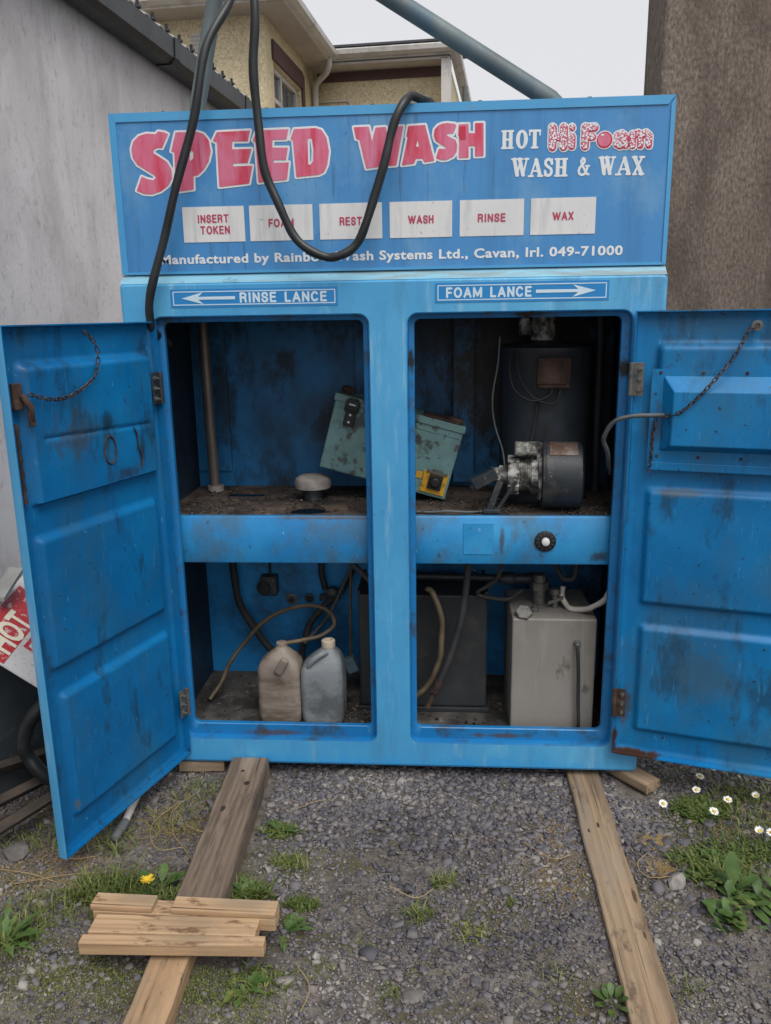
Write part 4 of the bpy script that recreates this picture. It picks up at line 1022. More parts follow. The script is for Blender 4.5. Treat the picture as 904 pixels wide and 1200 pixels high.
# latch, ring and stud on the left door
b = MB()
b.obox(DL.p(.608, 1.43, -.016), (DL.u, DL.n, ZV), (.016, .010, .035)); b.tube([DL.p(.602, 1.435, .0), DL.p(.588, 1.40, .012), DL.p(.585, 1.365, .010)], [.008, .010, .006], 8)
b.obox(DL.p(.586, 1.37, .009), (DL.u, DL.n, ZV), (.010, .004, .022))
b.build('latch', M['rust'], dl, bevel=.002, smooth=50)
b = MB(); b.tube([DL.p(.618, 1.36 - .02 * k, -.018 + .003 * (k % 2)) for k in range(12)], [.005 + .002 * (k % 2) for k in range(12)], 6); b.build('latch_rod', M['rust'], dl, smooth=60)
b = MB(); b.tube([DL.p(.278 + .026 * math.cos(t), 1.235 + .043 * math.sin(t), -.0005) for t in np.linspace(0, 2 * math.pi, 29)[:-1]], .0028, 6, closed=True); b.build('ring_mark', M['rust'], dl, smooth=60)
b = MB(); b.tube(spline([DL.p(.165, 1.295, .003), DL.p(.150, 1.262, .003), DL.p(.148, 1.225, .003), DL.p(.135, 1.19, .003), DL.p(.138, 1.155, .003)], 4), [.001] + [.0028] * 15 + [.001], 6); b.build('gouge', M['rust'], dl, smooth=60)

def chain(name, label, path, parent_loc, group='rusty door chains', step=.0155):
    P = [Vector(p) for p in path]
    L_ = [0]
    for a, c in zip(P, P[1:]): L_.append(L_[-1] + (c - a).length)
    b = MB(); n = max(2, int(L_[-1] / step))
    def at(d):
        for i in range(len(P) - 1):
            if d <= L_[i + 1] or i == len(P) - 2:
                t = (d - L_[i]) / max(1e-9, L_[i + 1] - L_[i]); return P[i].lerp(P[i + 1], t), (P[i + 1] - P[i]).normalized()
    for k in range(n):
        c, t = at((k + .5) * L_[-1] / n)
        s = t.orthogonal().normalized(); s = (Matrix.Rotation(R(90 * (k % 2) + 25), 3, t) @ s)
        pts = []
        for q in range(14):
            a = 2 * math.pi * q / 14
            ca, sa = math.cos(a), math.sin(a)
            pts.append(c + t * (.0072 * (1 if ca > 0 else -1) * (abs(ca) ** .5)) * 1.45 + s * (.0052 * sa))
        b.tube(pts, .0017, 6, closed=True)
    o = b.build(name, M['chain'], loc=parent_loc, smooth=60)
    return tag(o, label, 'chain', group)
chain('chain', 'rusty chain hanging in a curve from the top of the left door to its latch', spline([DL.p(.349, 1.592, .004), DL.p(.315, 1.56, .010), DL.p(.307, 1.52, .012), DL.p(.332, 1.462, .012), DL.p(.42, 1.42, .012), DL.p(.504, 1.413, .012), DL.p(.59, 1.435, .012)], 8), DL.p(.42, 1.42, 0))
chain('chain', 'rusty chain from the top bolt of the right door to the grey cable end', spline([DR.p(.345, 1.575, .012), DR.p(.325, 1.562, .012), DR.p(.293, 1.49, .018), DR.p(.227, 1.40, .050), DR.p(.157, 1.324, .050), DR.p(.100, 1.298, .022)], 8), DR.p(.2, 1.4, 0))
chain('chain', 'short rusty chain hanging straight down beside the cover plate of the right door', spline([DR.p(.078, 1.292, .010), DR.p(.072, 1.24, .006), DR.p(.071, 1.18, .005), DR.p(.068, 1.122, .005)], 6), DR.p(.07, 1.12, 0))

# ------------------------------------------------------------------ gantry and hoses
gan = thing('hose_gantry', 'grey blue steel pole frame rising behind the sign, one upright and one slanting leg', 'pole frame', (0, 0.38, 1.762))
b = MB(); b.tube([(-.80, .38, 1.762), (-.684, .38, 2.35), (-.60, .38, 2.684), (-.545, .38, 2.96)], .028, 20); b.build('upright_pole', M['pole'], gan, smooth=50)
b = MB(); b.tube([(.88 - .02, .38, 2.02), (.543, .38, 2.33), (.005, .38, 2.658), (-.56, .38, 3.01)], .031, 20); b.build('slanting_pole', M['pole'], gan, smooth=50)
b = MB(); b.cyl((.80, .38, 1.762), (.80, .38, 2.09), .03, seg=16); b.build('stub_post', M['pole'], gan, smooth=50)
b = MB(); b.cyl((-.55, .33, 2.97), (-.55, .43, 2.97), .055, seg=20); b.build('joint', M['pole'], gan, smooth=50)
def hose(name, label, cat, pts, r, material, group=None, n=10, seg=12):
    P = spline(pts, n); ph = random.uniform(0, 6)
    rr = [r * (1 + .035 * math.sin(ph + k * .9) + .03 * math.sin(ph * 2 + k * .37)) for k in range(len(P))]
    w = min(.18 * r, .0025)
    P = [q + Vector((math.sin(ph + k * .41), math.sin(ph * 3 + k * .53), math.sin(ph * 2 + k * .31))) * w for k, q in enumerate(P)]
    o = MB().tube(P, rr, seg).build(name, material, loc=pts[0], smooth=70)
    return tag(o, label, cat, group)
hose('hose', 'straight black rubber hose hanging down over the left end of the sign beside the pole', 'hose',
     [(-.535, .30, 2.95), (-.50, .18, 2.74), (-.47, .06, 2.58), (-.535, -.03, 2.40), (-.590, -.040, 2.19), (-.676, -.045, 1.944), (-.757, -.045, 1.70), (-.775, -.02, 1.60), (-.76, .10, 1.54)], 0.0138, M['rubber'], 'black hoses over the sign')
hose('hose', 'black rubber hose hanging in a deep loop across the lettering of the sign', 'hose',
     [(-.47, .26, 2.95), (-.39, .05, 2.72), (-.375, -.05, 2.526), (-.385, -.05, 2.345), (-.379, -.048, 2.132), (-.346, -.046, 1.998), (-.285, -.046, 1.868), (-.194, -.046, 1.805), (-.120, -.046, 1.815), (-.057, -.046, 1.904), (-.006, -.046, 2.06), (.040, -.04, 2.205), (.078, .015, 2.268), (.115, .06, 2.268), (.15, .16, 2.266), (.17, .27, 2.20)], 0.0138, M['rubber'], 'black hoses over the sign')
hose('cable', 'grey cable looping out of the cabinet to the chain on the right door', 'cable',
     [(.755, .12, 1.08), (.735, .045, 1.12), (.712, -.02, 1.18), (.695, -.05, 1.235), (.722, -.075, 1.285), (.79, -.085, 1.305), (.872, -.078, 1.304)], .0072, M['wirem'])

# ------------------------------------------------------------------ inside, upper shelf
SZ = 0.935
t = thing('copper_pipe', 'brown copper pipe standing upright in the left of the cabinet', 'pipe', (-.752, .50, SZ))
b = MB(); b.tube([(-.755, .50, 1.66), (-.752, .50, 1.2), (-.748, .51, SZ - .05)], .021, 18); b.build('pipe', M['copper'], t, smooth=50)
b = MB(); b.lathe((-.748, .51, SZ - .0005), (0, 0, 1), [(0, .033), (.022, .033), (.024, .022)], 20); b.build('collar', M['stone_cap'], t, smooth=40)
b = MB(); b.tube([(.770, .50, 1.66), (.772, .50, 1.2), (.776, .50, SZ)], .017, 16); o = b.build('flue_pipe', M['boiler'], loc=(.776, .5, SZ), smooth=50)
tag(o, 'slim dark pipe standing upright right of the boiler', 'pipe')
t = thing('vent_cap', 'grey mushroom shaped cap on the shelf under the corner of the green box', 'vent cap', (-.322, .36, SZ))
b = MB(); b.lathe((-.322, .36, SZ), (0, 0, 1), [(0, .038), (.018, .036), (.02, .042), (.042, .040)], 28); b.build('neck', M['drum'], t, smooth=40)
b = MB(); b.lathe((-.322, .36, SZ + .042), (0, 0, 1), [(0, .055), (.004, .068), (.026, .071), (.040, .066), (.050, .048), (.053, .01)], 32); b.build('cap', M['stone_cap'], t, smooth=40)

gb = thing('control_box', 'tilted grey green steel box with a yellow switch plate behind the middle pillar', 'control box', (0, .31, SZ))
ang = R(-15.4)
GX = Vector((math.cos(ang), 0, math.sin(ang))); GN = Vector((-math.sin(ang), 0, math.cos(ang))); YV = Vector((0, 1, 0))
bl = Vector((-.2885, .31, 1.0695))
def gp(a, c, d=0): return bl + GX * a + GN * c + YV * d
b = MB(); b.obox(gp(.245, .142, .09), (GX, YV, GN), (.245, .09, .142)); b.build('case', M['green'], gb, bevel=.006)
b = MB(); b.obox(gp(.245, .275, .088), (GX, YV, GN), (.249, .094, .013)); b.obox(gp(.245, .239, -.001), (GX, YV, GN), (.243, .002, .0012)); b.build('lid', M['green'], gb, bevel=.004)
b = MB(); b.obox(gp(.068, .232, -.006), (GX, YV, GN), (.020, .006, .052)); b.obox(gp(.068, .255, -.013), (GX, YV, GN), (.027, .006, .022)); b.cyl(gp(.045, .246, -.018), gp(.092, .246, -.018), .006, seg=10); la = b.build('latch', M['black'], gb, bevel=.003)
b = MB()
for c in (.195, .222): b.lathe(gp(.068, c, -.012), -YV, [(0, .005), (.003, .004)], 8)
b.obox(gp(.068, .262, -.0195), (GX, YV, GN), (.012, .0006, .0025)); b.build('rivet', M['label_line'], la)
b = MB(); b.lathe(gp(.035, .288, .05), GN, [(0, .016), (.010, .016), (.012, .028), (.026, .026), (.030, .010)], 20); b.build('top_knob', M['rust'], gb, smooth=40)
b = MB(); b.obox(gp(.40, .292, .05), (GX, YV, GN), (.07, .05, .006)); b.obox(gp(.45, .302, .03), (GX, YV, GN), (.03, .02, .006)); b.build('rust_scale', M['rust'], gb, bevel=.004)
b = MB(); b.obox(gp(.434, .055, -.003), (GX, YV, GN), (.047, .003, .042)); sp = b.build('switch_plate', M['yellow'], gb, bevel=.002)
b = MB(); b.obox(gp(.437, .060, -.010), (GX, YV, GN), (.026, .006, .028)); b.lathe(gp(.437, .060, -.016), -YV, [(0, .02), (.012, .018), (.014, .012)], 20); b.build('switch', M['black'], sp, bevel=.002)
b = MB(); b.tube([gp(.42, .098, -.004), gp(.42, .108, -.012), gp(.452, .108, -.012), gp(.452, .098, -.004)], .003, 8); b.obox(gp(.436, .096, -.007), (GX, YV, GN), (.04, .004, .004)); b.build('staple', M['galv'], sp)
b = MB(); b.obox(gp(.372, .072, -.002), (GX, YV, GN), (.012, .0018, .013)); b.build('yellow_tag', M['yellow'], gb)

bo = thing('boiler', 'charcoal cylindrical boiler standing at the back of the right compartment', 'boiler', (.560, .42, SZ))
b = MB(); b.lathe((.560, .42, SZ), (0, 0, 1), [(0, .166), (.012, .170), (.016, .166), (.545, .166), (.552, .170), (.566, .170), (.575, .150), (.585, .06), (.60, .05)], 56); b.build('jacket', M['boiler'], bo, smooth=35)
b = MB(); b.cyl((.545, .40, SZ + .59), (.545, .40, 1.655), .045, seg=24); b.lathe((.53, .36, 1.56), (0, 0, 1), [(0, .032), (.03, .036), (.05, .028), (.06, .03)], 20); b.lathe((.475, .37, 1.545), (0, 0, 1), [(0, .022), (.06, .022)], 16); b.build('flue_fitting', M['alu'], bo, smooth=40)
b = MB(); b.box((.510, .222, 1.362), (.624, .262, 1.470)); jb = b.build('junction_box', M['rust'], bo, bevel=.006)
b = MB(); b.box((.508, .216, 1.378), (.612, .2215, 1.458)); b.build('box_cover', M['rust'], jb, bevel=.003)
for pts in ([(.43, .33, 1.50), (.415, .28, 1.44), (.43, .24, 1.36), (.49, .235, 1.32), (.55, .235, 1.335), (.565, .235, 1.362)], [(.44, .30, 1.49), (.45, .25, 1.40), (.50, .235, 1.33), (.57, .235, 1.31), (.595, .235, 1.362)], [(.515, .25, 1.33), (.505, .248, 1.22), (.475, .25, 1.10)]):
    MB().tube(spline(pts, 7), .0042, 6).build('cable', M['rubber_dull'], bo, smooth=60)
hose('wire', 'thin pale wire dangling in front of the boiler down to the burner nose', 'wire', [(.375, .22, 1.545), (.37, .22, 1.45), (.352, .22, 1.33), (.362, .22, 1.24), (.390, .21, 1.15), (.40, .20, 1.075)], .0032, M['wirem'], n=6, seg=6)

bu = thing('burner_motor', 'burner fan with cast aluminium motor and black drum lying on the shelf', 'burner', (.595, .2, SZ))
tilt = R(4)
BX = Vector((math.cos(tilt), -math.sin(tilt) * .9, 0)).normalized()
bc = Vector((.595, .2, SZ + .123))
def bp_(d, dy=0, dz=0): return bc + BX * d + Vector((0, dy, dz))
b = MB(); b.lathe(bp_(-.066), BX, [(0, .112), (.002, .120), (.012, .1225), (.014, .118), (.060, .1185), (.122, .119), (.134, .117), (.141, .106), (.142, .02)], 56); b.build('drum', M['drum'], bu, smooth=35)
b = MB()     # data plate wrapped on the drum
BY = BX.cross(Vector((0, 0, 1))).normalized()
rows = []
for k in range(9):
    a = R(-44 + 42 * k / 8)       # from front-top to the top
    rows.append([(bc + BX * d + (BY * (math.cos(a + R(90)) ) + ZV * math.sin(a + R(90))) * .1205) for d in (-.042, .055)])
for r0, r1 in zip(rows, rows[1:]): b.add([r0[0], r0[1], r1[1], r1[0]], [(0, 1, 2, 3)])
b.build('data_plate', M['plate'], bu, smooth=60)
b = MB(); b.lathe(bp_(-.078), BX, [(0, .085), (.010, .092), (.0125, .07)], 48)
b.build('flange', M['alu'], bu, smooth=35)
b = MB()     # ribbed motor body
prof = [(-.186, .040), (-.184, .060), (-.174, .066), (-.150, .066), (-.148, .060)]
for k in range(5): prof += [(-.146 + .008 * k, .060), (-.144 + .008 * k, .056), (-.1415 + .008 * k, .056), (-.1395 + .008 * k, .060)]
prof += [(-.104, .061), (-.102, .067), (-.080, .069), (-.078, .067)]
b.lathe(bp_(0), BX, prof, 40)
for k in range(8):
    a = R(45 * k + 12); b.obox(bp_(-.165) + (BY * math.cos(a) + ZV * math.sin(a)) * .065, (BX, BY * math.cos(a) + ZV * math.sin(a), BY * -math.sin(a) + ZV * math.cos(a)), (.020, .005, .010))
b.build('motor', M['alu'], bu, smooth=35)
b = MB(); b.lathe(bp_(-.245), BX, [(0, .018), (.002, .026), (.028, .026), (.030, .033), (.058, .034)], 20); b.obox(bp_(-.225, -.01, .0), (BX, YV, ZV), (.010, .030, .012)); b.build('shaft_end', M['alu'], bu, smooth=40)
b = MB(); b.lathe(bp_(-.164, -.02, .096), BX, [(0, .020), (.004, .027), (.086, .027), (.090, .022)], 24); b.obox(bp_(-.078, -.02, .088), (BX, YV, ZV), (.009, .022, .030)); b.build('capacitor', M['alu'], bu, smooth=40)
b = MB()     # bent bracket under the nose
bb_ = lambda x, y, z: Vector((x, y, z))
b.obox(bb_(.325, .135, 1.058), (Vector((1, 0, .55)), YV, Vector((-.55, 0, 1))), (.045, .018, .020))
b.obox(bb_(.295, .135, 1.035), (Vector((1, 0, .9)), YV, Vector((-.9, 0, 1))), (.022, .006, .010))
b.obox(bb_(.358, .14, .99), (Vector((.35, 0, 1)), YV, Vector((1, 0, -.35))), (.062, .014, .012)); b.obox(bb_(.405, .15, .995), (Vector((.62, 0, 1)), YV, Vector((1, 0, -.62))), (.062, .006, .007))
b.obox(bb_(.35, .13, .944), (GX * 0 + Vector((1, 0, 0)), YV, ZV), (.03, .02, .008))
b.build('bracket', M['drum'], bu, bevel=.003)
hose('wire', 'grey cable lying along the front edge of the shelf under the green box', 'wire', [(.06, .13, SZ + .006), (.14, .12, SZ + .006), (.20, .112, SZ + .010), (.27, .115, SZ + .007), (.34, .14, SZ + .006)], .005, M['wirem'], n=6, seg=6)
GZ_keep = GZ
deb = [stones(330, .004, .014, .5, 1.0, (-.74, .74, .12, .58)), stones(90, .005, .016, .6, 1.0, (.22, .36, .14, .3)), stones(110, .004, .012, .5, 1.0, (.55, .72, .11, .2)), stones(60, .005, .013, .6, 1.0, (-.73, -.6, .11, .25))] if False else None
FREE_keep = FREE; FREE = []
deb = []
for n, a in ((900, (-.8, .8, .105, .58)), (160, (.20, .40, .14, .34)), (220, (.58, .78, .105, .22)), (150, (-.8, -.62, .105, .3)), (150, (.3, .5, .105, .25))):
    V_, t_ = stones(n, .0035, .014, .0, .75, a); V_[..., 2] += SZ - GZ; deb.append((V_, t_))
V_, t_ = stones(500, .004, .016, .0, .7, (-.82, .82, .06, .58)); V_[..., 2] += .088 - GZ; deb.append((V_, t_))
V_, t_ = stones(160, .006, .02, .2, .8, (-.22, -.08, .06, .3)); V_[..., 2] += .088 - GZ; deb.append((V_, t_))
FREE = FREE_keep
M['crumbs'] = mat('rust_and_plaster_crumbs', ['#1f1b18', '#3a322c', '#554c45', '#857d76'], attr='tone', rough=.9, rough_var=0)
stone_object('debris', deb, M['crumbs'], 'crumbs of rust and plaster scattered over the shelf and floor of the cabinet', 'debris')

# ------------------------------------------------------------------ inside, below the shelf
FZ = 0.088
def can(name, label, material, cx, cy, levels, neck, cap):
    t = thing(name, label, 'jerrycan', (cx, cy, FZ), 'plastic cans on the cabinet floor')
    b = MB()
    b.rings([[(cx + dx + a, cy + dy + q, FZ + z) for a, q in rrect(-w / 2, -d / 2, w / 2, d / 2, min(w, d) * rr, 5)] for z, w, d, dx, dy, rr in levels])
    bo_ = b.build('body', material, t, smooth=75)
    md = bo_.modifiers.new('soften', 'SUBSURF'); md.levels = 1; md.render_levels = 2
    return t
c1 = can('jerrycan', 'brown stained plastic jerrycan with a thin hose pushed into its neck', M['can1'], -.450, .20,
         [(0, .150, .11, 0, 0, .2), (.004, .166, .126, 0, 0, .2), (.08, .170, .13, 0, 0, .2), (.135, .166, .127, 0, 0, .2), (.21, .168, .13, 0, 0, .2), (.238, .160, .122, 0, 0, .25), (.262, .118, .10, .006, 0, .3), (.282, .076, .072, .008, 0, .4), (.296, .042, .042, .008, 0, .45), (.310, .038, .038, .008, 0, .45)], None, None)
b = MB(); b.obox((-.432, .132, FZ + .245), (Vector((.55, 0, 1)), YV, Vector((1, 0, -.55))), (.035, .010, .016)); b.build('handle', M['can1'], c1, bevel=.007)
b = MB(); b.lathe((-.442, .20, FZ + .300), (0, 0, 1), [(0, .0205), (.016, .0205), (.018, .012)], 20); b.build('neck_ring', M['can1'], c1, smooth=40)
c2 = can('jerrycan', 'grey dirty plastic jerrycan with a cream screw cap', M['can2'], -.283, .20,
         [(0, .150, .11, 0, 0, .2), (.004, .164, .126, 0, 0, .2), (.09, .168, .13, 0, 0, .2), (.21, .166, .13, 0, 0, .2), (.232, .160, .126, .001, 0, .25), (.270, .106, .10, .020, 0, .3), (.292, .064, .064, .023, 0, .42), (.300, .046, .046, .023, 0, .48), (.312, .040, .040, .023, 0, .48)], None, None)
b = MB(); b.lathe((-.260, .20, FZ + .300), (0, 0, 1), [(0, .026), (.003, .027), (.026, .026), (.029, .022), (.029, .016), (.022, .015)], 24); b.build('cap', M['cream'], c2, smooth=40)
b = MB(); b.tube(spline([(-.335, .155, FZ + .225), (-.318, .140, FZ + .262), (-.285, .145, FZ + .288), (-.262, .165, FZ + .292)], 5), .012, 10); b.build('handle', M['can2'], c2, smooth=60)

hose('hose', 'thin tan hose arching from the cabinet floor into the neck of the brown jerrycan', 'hose',
     [(-.77, .30, .105), (-.735, .34, .16), (-.70, .37, .23), (-.647, .40, .307), (-.56, .41, .40), (-.470, .40, .455), (-.39, .39, .482), (-.317, .38, .480), (-.262, .34, .462), (-.255, .30, .43), (-.30, .26, .405), (-.375, .23, .400), (-.425, .205, .395), (-.440, .20, .36)], .0085, M['tan_hose'], n=8, seg=10)
hose('hose', 'dark hose sagging along the left inner wall behind the jerrycans', 'hose', [(-.70, .56, .75), (-.71, .55, .58), (-.68, .54, .42), (-.60, .53, .28), (-.50, .50, .20), (-.38, .48, .15)], .016, M['rubber_dull'])
hose('hose', 'black hose end hanging from the valve behind the grey jerrycan', 'hose', [(-.26, .55, .47), (-.32, .54, .43), (-.38, .52, .36), (-.41, .50, .27), (-.42, .49, .20)], .014, M['rubber_dull'])
hose('hose', 'thin grey hose slanting behind the jerrycans from the valve', 'hose', [(-.20, .54, .60), (-.24, .53, .52), (-.30, .50, .40), (-.36, .48, .33), (-.40, .46, .29)], .008, M['wirem'])
hose('hose', 'grey hose crossing under the shelf towards the dark tank', 'hose', [(-.40, .35, .735), (-.25, .34, .72), (-.18, .33, .69), (-.10, .28, .62), (-.04, .25, .56)], .011, M['wirem'])
sbx = thing('socket_box', 'small square dark box fixed on the blue back wall under the shelf', 'socket box', (-.555, .605, .50))
b = MB(); b.box((-.600, .555, .462), (-.528, .610, .548)); b.build('case', M['drum'], sbx, bevel=.006)
b = MB(); b.lathe((-.585, .553, .50), (-.4, -1, 0), [(-.02, .030), (.006, .030), (.008, .022)], 18); b.build('cover', M['darktank'], sbx, smooth=40)
b = MB(); b.tube([(-.56, .59, .548), (-.56, .595, .66), (-.55, .6, .76)], .006, 8); b.build('cable', M['rubber_dull'], sbx, smooth=60)
for x, z, lb, r in ((-.476, .432, 'pale round pipe fitting on the blue back wall, left of its darker twin', .024), (-.398, .437, 'dark round pipe fitting on the blue back wall, right of the pale one', .020)):
    t = thing('pipe_fitting', lb, 'pipe fitting', (x, .612, z), 'round fittings on the back wall')
    b = MB(); b.lathe((x, .612, z), (0, -1, 0), [(0, r), (.006, r), (.008, r * .6), (.022, r * .6), (.022, r * .3)], 24); b.build('flange', M['galv'] if r > .022 else M['drum'], t, smooth=40)
    b = MB(); b.lathe((x, .590, z), (0, -1, 0), [(0, r * .45), (.001, r * .42)], 16); b.build('bore', M['black'], t)
vv = thing('valve', 'black valve with branching pipes on the back wall above the jerrycans', 'valve', (-.29, .57, .48))
b = MB(); b.lathe((-.29, .60, .475), (0, -1, 0), [(0, .02), (.03, .03), (.06, .03), (.07, .015)], 18); b.obox((-.29, .55, .475), (Vector((1, 0, .3)), YV, ZV), (.055, .012, .012)); b.build('body', M['drum'], vv, smooth=40)
b = MB(); b.tube([(-.32, .57, .49), (-.335, .57, .56), (-.335, .575, .70), (-.335, .58, .76)], .013, 10); b.tube([(-.25, .56, .48), (-.22, .56, .54), (-.19, .57, .60)], .011, 10); b.build('pipe', M['darktank'], vv, smooth=60)
ft = thing('float_switch', 'small blue grey float hanging on a wire right of the grey jerrycan', 'float switch', (-.198, .40, .21))
b = MB(); b.tube(spline([(-.188, .40, .76), (-.190, .40, .625), (-.196, .40, .42), (-.200, .40, .25)], 5), .0055, 8); b.build('wire', M['tan_hose'], ft, smooth=60)
b = MB(); b.obox((-.198, .40, .225), (Vector((1, 0, .45)), YV, Vector((-.45, 0, 1))), (.024, .022, .032)); b.build('float', mat('float_blue_grey', ['#4c6878', '#6d8592'], 9, 4), ft, bevel=.006)

dt = thing('oil_tank', 'dark rectangular tank standing on the floor behind the middle pillar', 'tank', (.1, .4, FZ))
b = MB(); b.box((-.150, .27, FZ + .02), (.350, .54, .575)); b.build('case', M['darktank'], dt, bevel=.008)
b = MB(); b.box((-.158, .262, FZ), (.362, .55, FZ + .019)); b.build('base', M['darktank'], dt, bevel=.003)
b = MB(); b.box((.338, .262, .576), (.352, .54, .592)); b.box((-.152, .268, .576), (-.14, .54, .592)); b.build('rim', M['darktank'], dt, bevel=.002)
st_ = thing('steel_tank', 'stained grey steel tank with a hexagonal plug, at the right of the lower compartment', 'tank', (.585, .3, FZ))
b = MB(); b.box((.432, .120, FZ), (.737, .46, .541)); b.build('case', M['steel'], st_, bevel=.006)
HA = Vector((0, -.62, .78)).normalized()
b = MB(); b.lathe((.474, .150, .545), HA, [(-.02, .032), (.022, .032), (.024, .028)], 6); b.build('hex_plug', M['galv'], st_, bevel=.002)
b = MB(); b.tube(spline([(.667, .108, .447), (.667, .094, .43), (.672, .092, .35), (.676, .094, .24), (.681, .094, .14), (.683, .106, .108)], 6), .0065, 10); b.build('sight_tube', M['rubber_dull'], st_, smooth=60)
for x, z in ((.667, .450), (.683, .106)):
    b = MB(); b.lathe((x, .120, z), (0, -1, 0), [(0, .013), (.010, .013), (.012, .010), (.026, .010), (.028, .006)], 8); b.build('elbow', M['galv'], st_, smooth=35)
b = MB(); b.cyl((.545, .28, .541), (.545, .28, .66), .024, seg=16); b.lathe((.545, .28, .60), (0, 0, 1), [(0, .034), (.03, .034)], 6); b.lathe((.60, .24, .541), (0, 0, 1), [(0, .012), (.05, .012), (.055, .02), (.075, .018)], 12); b.obox((.60, .225, .575), (Vector((1, 0, .4)), YV, ZV), (.03, .004, .006)); b.lathe((.52, .20, .541), (0, 0, 1), [(0, .018), (.01, .018), (.014, .010), (.024, .010)], 10)
b.build('top_fittings', M['galv'], st_, smooth=40)
hose('hose', 'milky white plastic hose curving from the steel tank to the right side of the opening', 'hose', [(.630, .26, .62), (.628, .24, .575), (.650, .21, .553), (.70, .17, .56), (.745, .13, .60), (.775, .10, .66)], .0105, M['clear_hose'])
hose('hose', 'black hose looping from under the shelf above the steel tank', 'hose', [(.585, .25, .78), (.595, .22, .71), (.625, .20, .67), (.66, .20, .675), (.675, .22, .74), (.675, .24, .79)], .0095, M['rubber_dull'])
hose('hose', 'braided tan hose bent down in front of the dark tank', 'hose', [(.120, .24, .61), (.137, .22, .605), (.160, .205, .56), (.176, .20, .46), (.168, .195, .36), (.145, .19, .28), (.10, .185, .215), (.05, .18, .17), (.0, .17, .14)], .0115, M['tan_hose'])
b = MB(); b.tube(spline([(.275, .20, .76), (.270, .19, .69), (.258, .185, .58), (.240, .18, .48), (.205, .178, .36), (.165, .175, .255)], 8), .013, 12); h2 = b.build('hose', M['rubber_dull'], loc=(.27, .2, .76), smooth=60)
tag(h2, 'grey hose with a rusty end hanging from the shelf in front of the dark tank', 'hose')
b = MB(); b.lathe((.166, .175, .262), (-.05, -.02, -.11), [(0, .016), (.05, .016), (.055, .011), (.10, .010), (.112, .012), (.115, .004)], 12); b.build('end_fitting', M['rust'], h2, smooth=40)
b = MB(); b.cyl((-.10, .36, .625), (.43, .36, .615), .015, seg=12); b.lathe((.40, .36, .615), (1, 0, 0), [(0, .02), (.02, .026), (.05, .026), (.06, .018), (.12, .024), (.16, .024), (.18, .016)], 16); o = b.build('pipe', M['drum'], loc=(.1, .36, .62), smooth=40)
tag(o, 'dark horizontal pipe with couplings above the dark tank', 'pipe')
hose('hose', 'thin black hose drooping under the shelf between the two tanks', 'hose', [(.39, .22, .78), (.395, .22, .70), (.36, .23, .635), (.31, .25, .60), (.33, .26, .575), (.42, .25, .57), (.48, .26, .60)], .008, M['rubber_dull'])
hose('wire', 'thin grey wire sagging under the shelf right of the middle pillar', 'wire', [(.06, .22, .765), (.15, .22, .745), (.24, .22, .715), (.30, .22, .69)], .003, M['wirem'], n=5, seg=6)

# ------------------------------------------------------------------ timber on the ground
def timber(name, label, cat, c, ang, size, material, group=None, chop=14, warp=.002, tilt=0.0):
    """sawn board: local x along its length; slightly uneven faces"""
    L_, W_, H_ = size
    b = MB(); rings = []
    for i in range(chop + 1):
        x = -L_ / 2 + L_ * i / chop
        r = lambda: random.uniform(-warp, warp) if 0 < i < chop else random.uniform(-warp, warp) * .5
        bl_ = .004
        pr = [(-W_ / 2 + bl_, -H_ / 2), (W_ / 2 - bl_, -H_ / 2), (W_ / 2, -H_ / 2 + bl_), (W_ / 2, H_ / 2 - bl_), (W_ / 2 - bl_, H_ / 2), (0, H_ / 2), (-W_ / 2 + bl_, H_ / 2), (-W_ / 2, H_ / 2 - bl_), (-W_ / 2, -H_ / 2 + bl_)]
        dy, dz = r(), r()
        rings.append([(x + random.uniform(-.002, .002) * (i in (0, chop)), y + dy + r() * .4, z + dz * .6 + r() * .25) for y, z in pr])
    b.rings(rings)
    o = b.build(name, material, loc=(0, 0, 0), smooth=30)
    o.location = c; o.rotation_euler = (0, tilt, ang)
    return tag(o, label, cat, group)
def along(p, q): return math.atan2(q[1] - p[1], q[0] - p[0])
# left beam from the cabinet towards the viewer, lower board, right board
p, q = (-.5255, -.76), (-.5415, -.005)
timber('timber_beam', 'weathered grey timber beam running out from under the left door side of the cabinet', 'timber', ((p[0] + q[0]) / 2 + .012, -.445, -.011), along(q, (-.510, -.90)), (.875, .137, .078), M['weathered'])
timber('timber_board', 'pale knotty pine board on the ground below the stacked offcuts', 'timber', (-.524, -1.26, -.0195), along((0, 0), (-.02, 1)) , (.75, .102, .060), M['pine'])
timber('timber_board', 'long tan board lying under the right corner of the cabinet', 'timber', (.688, -.575, -.036), along((.694, .02), (.684, -1.16)), (1.30, .116, .026), M['plankm'])
timber('wood_wedge', 'short pointed piece of tan board under the right corner of the cabinet', 'timber', (.845, .045, -.020), R(-52), (.26, .075, .036), M['plankm'], chop=4)
timber('wood_wedge', 'small brown wood block under the left end of the cabinet', 'timber', (-.735, .06, -.026), R(4), (.17, .10, .046), M['plankm'], chop=4)
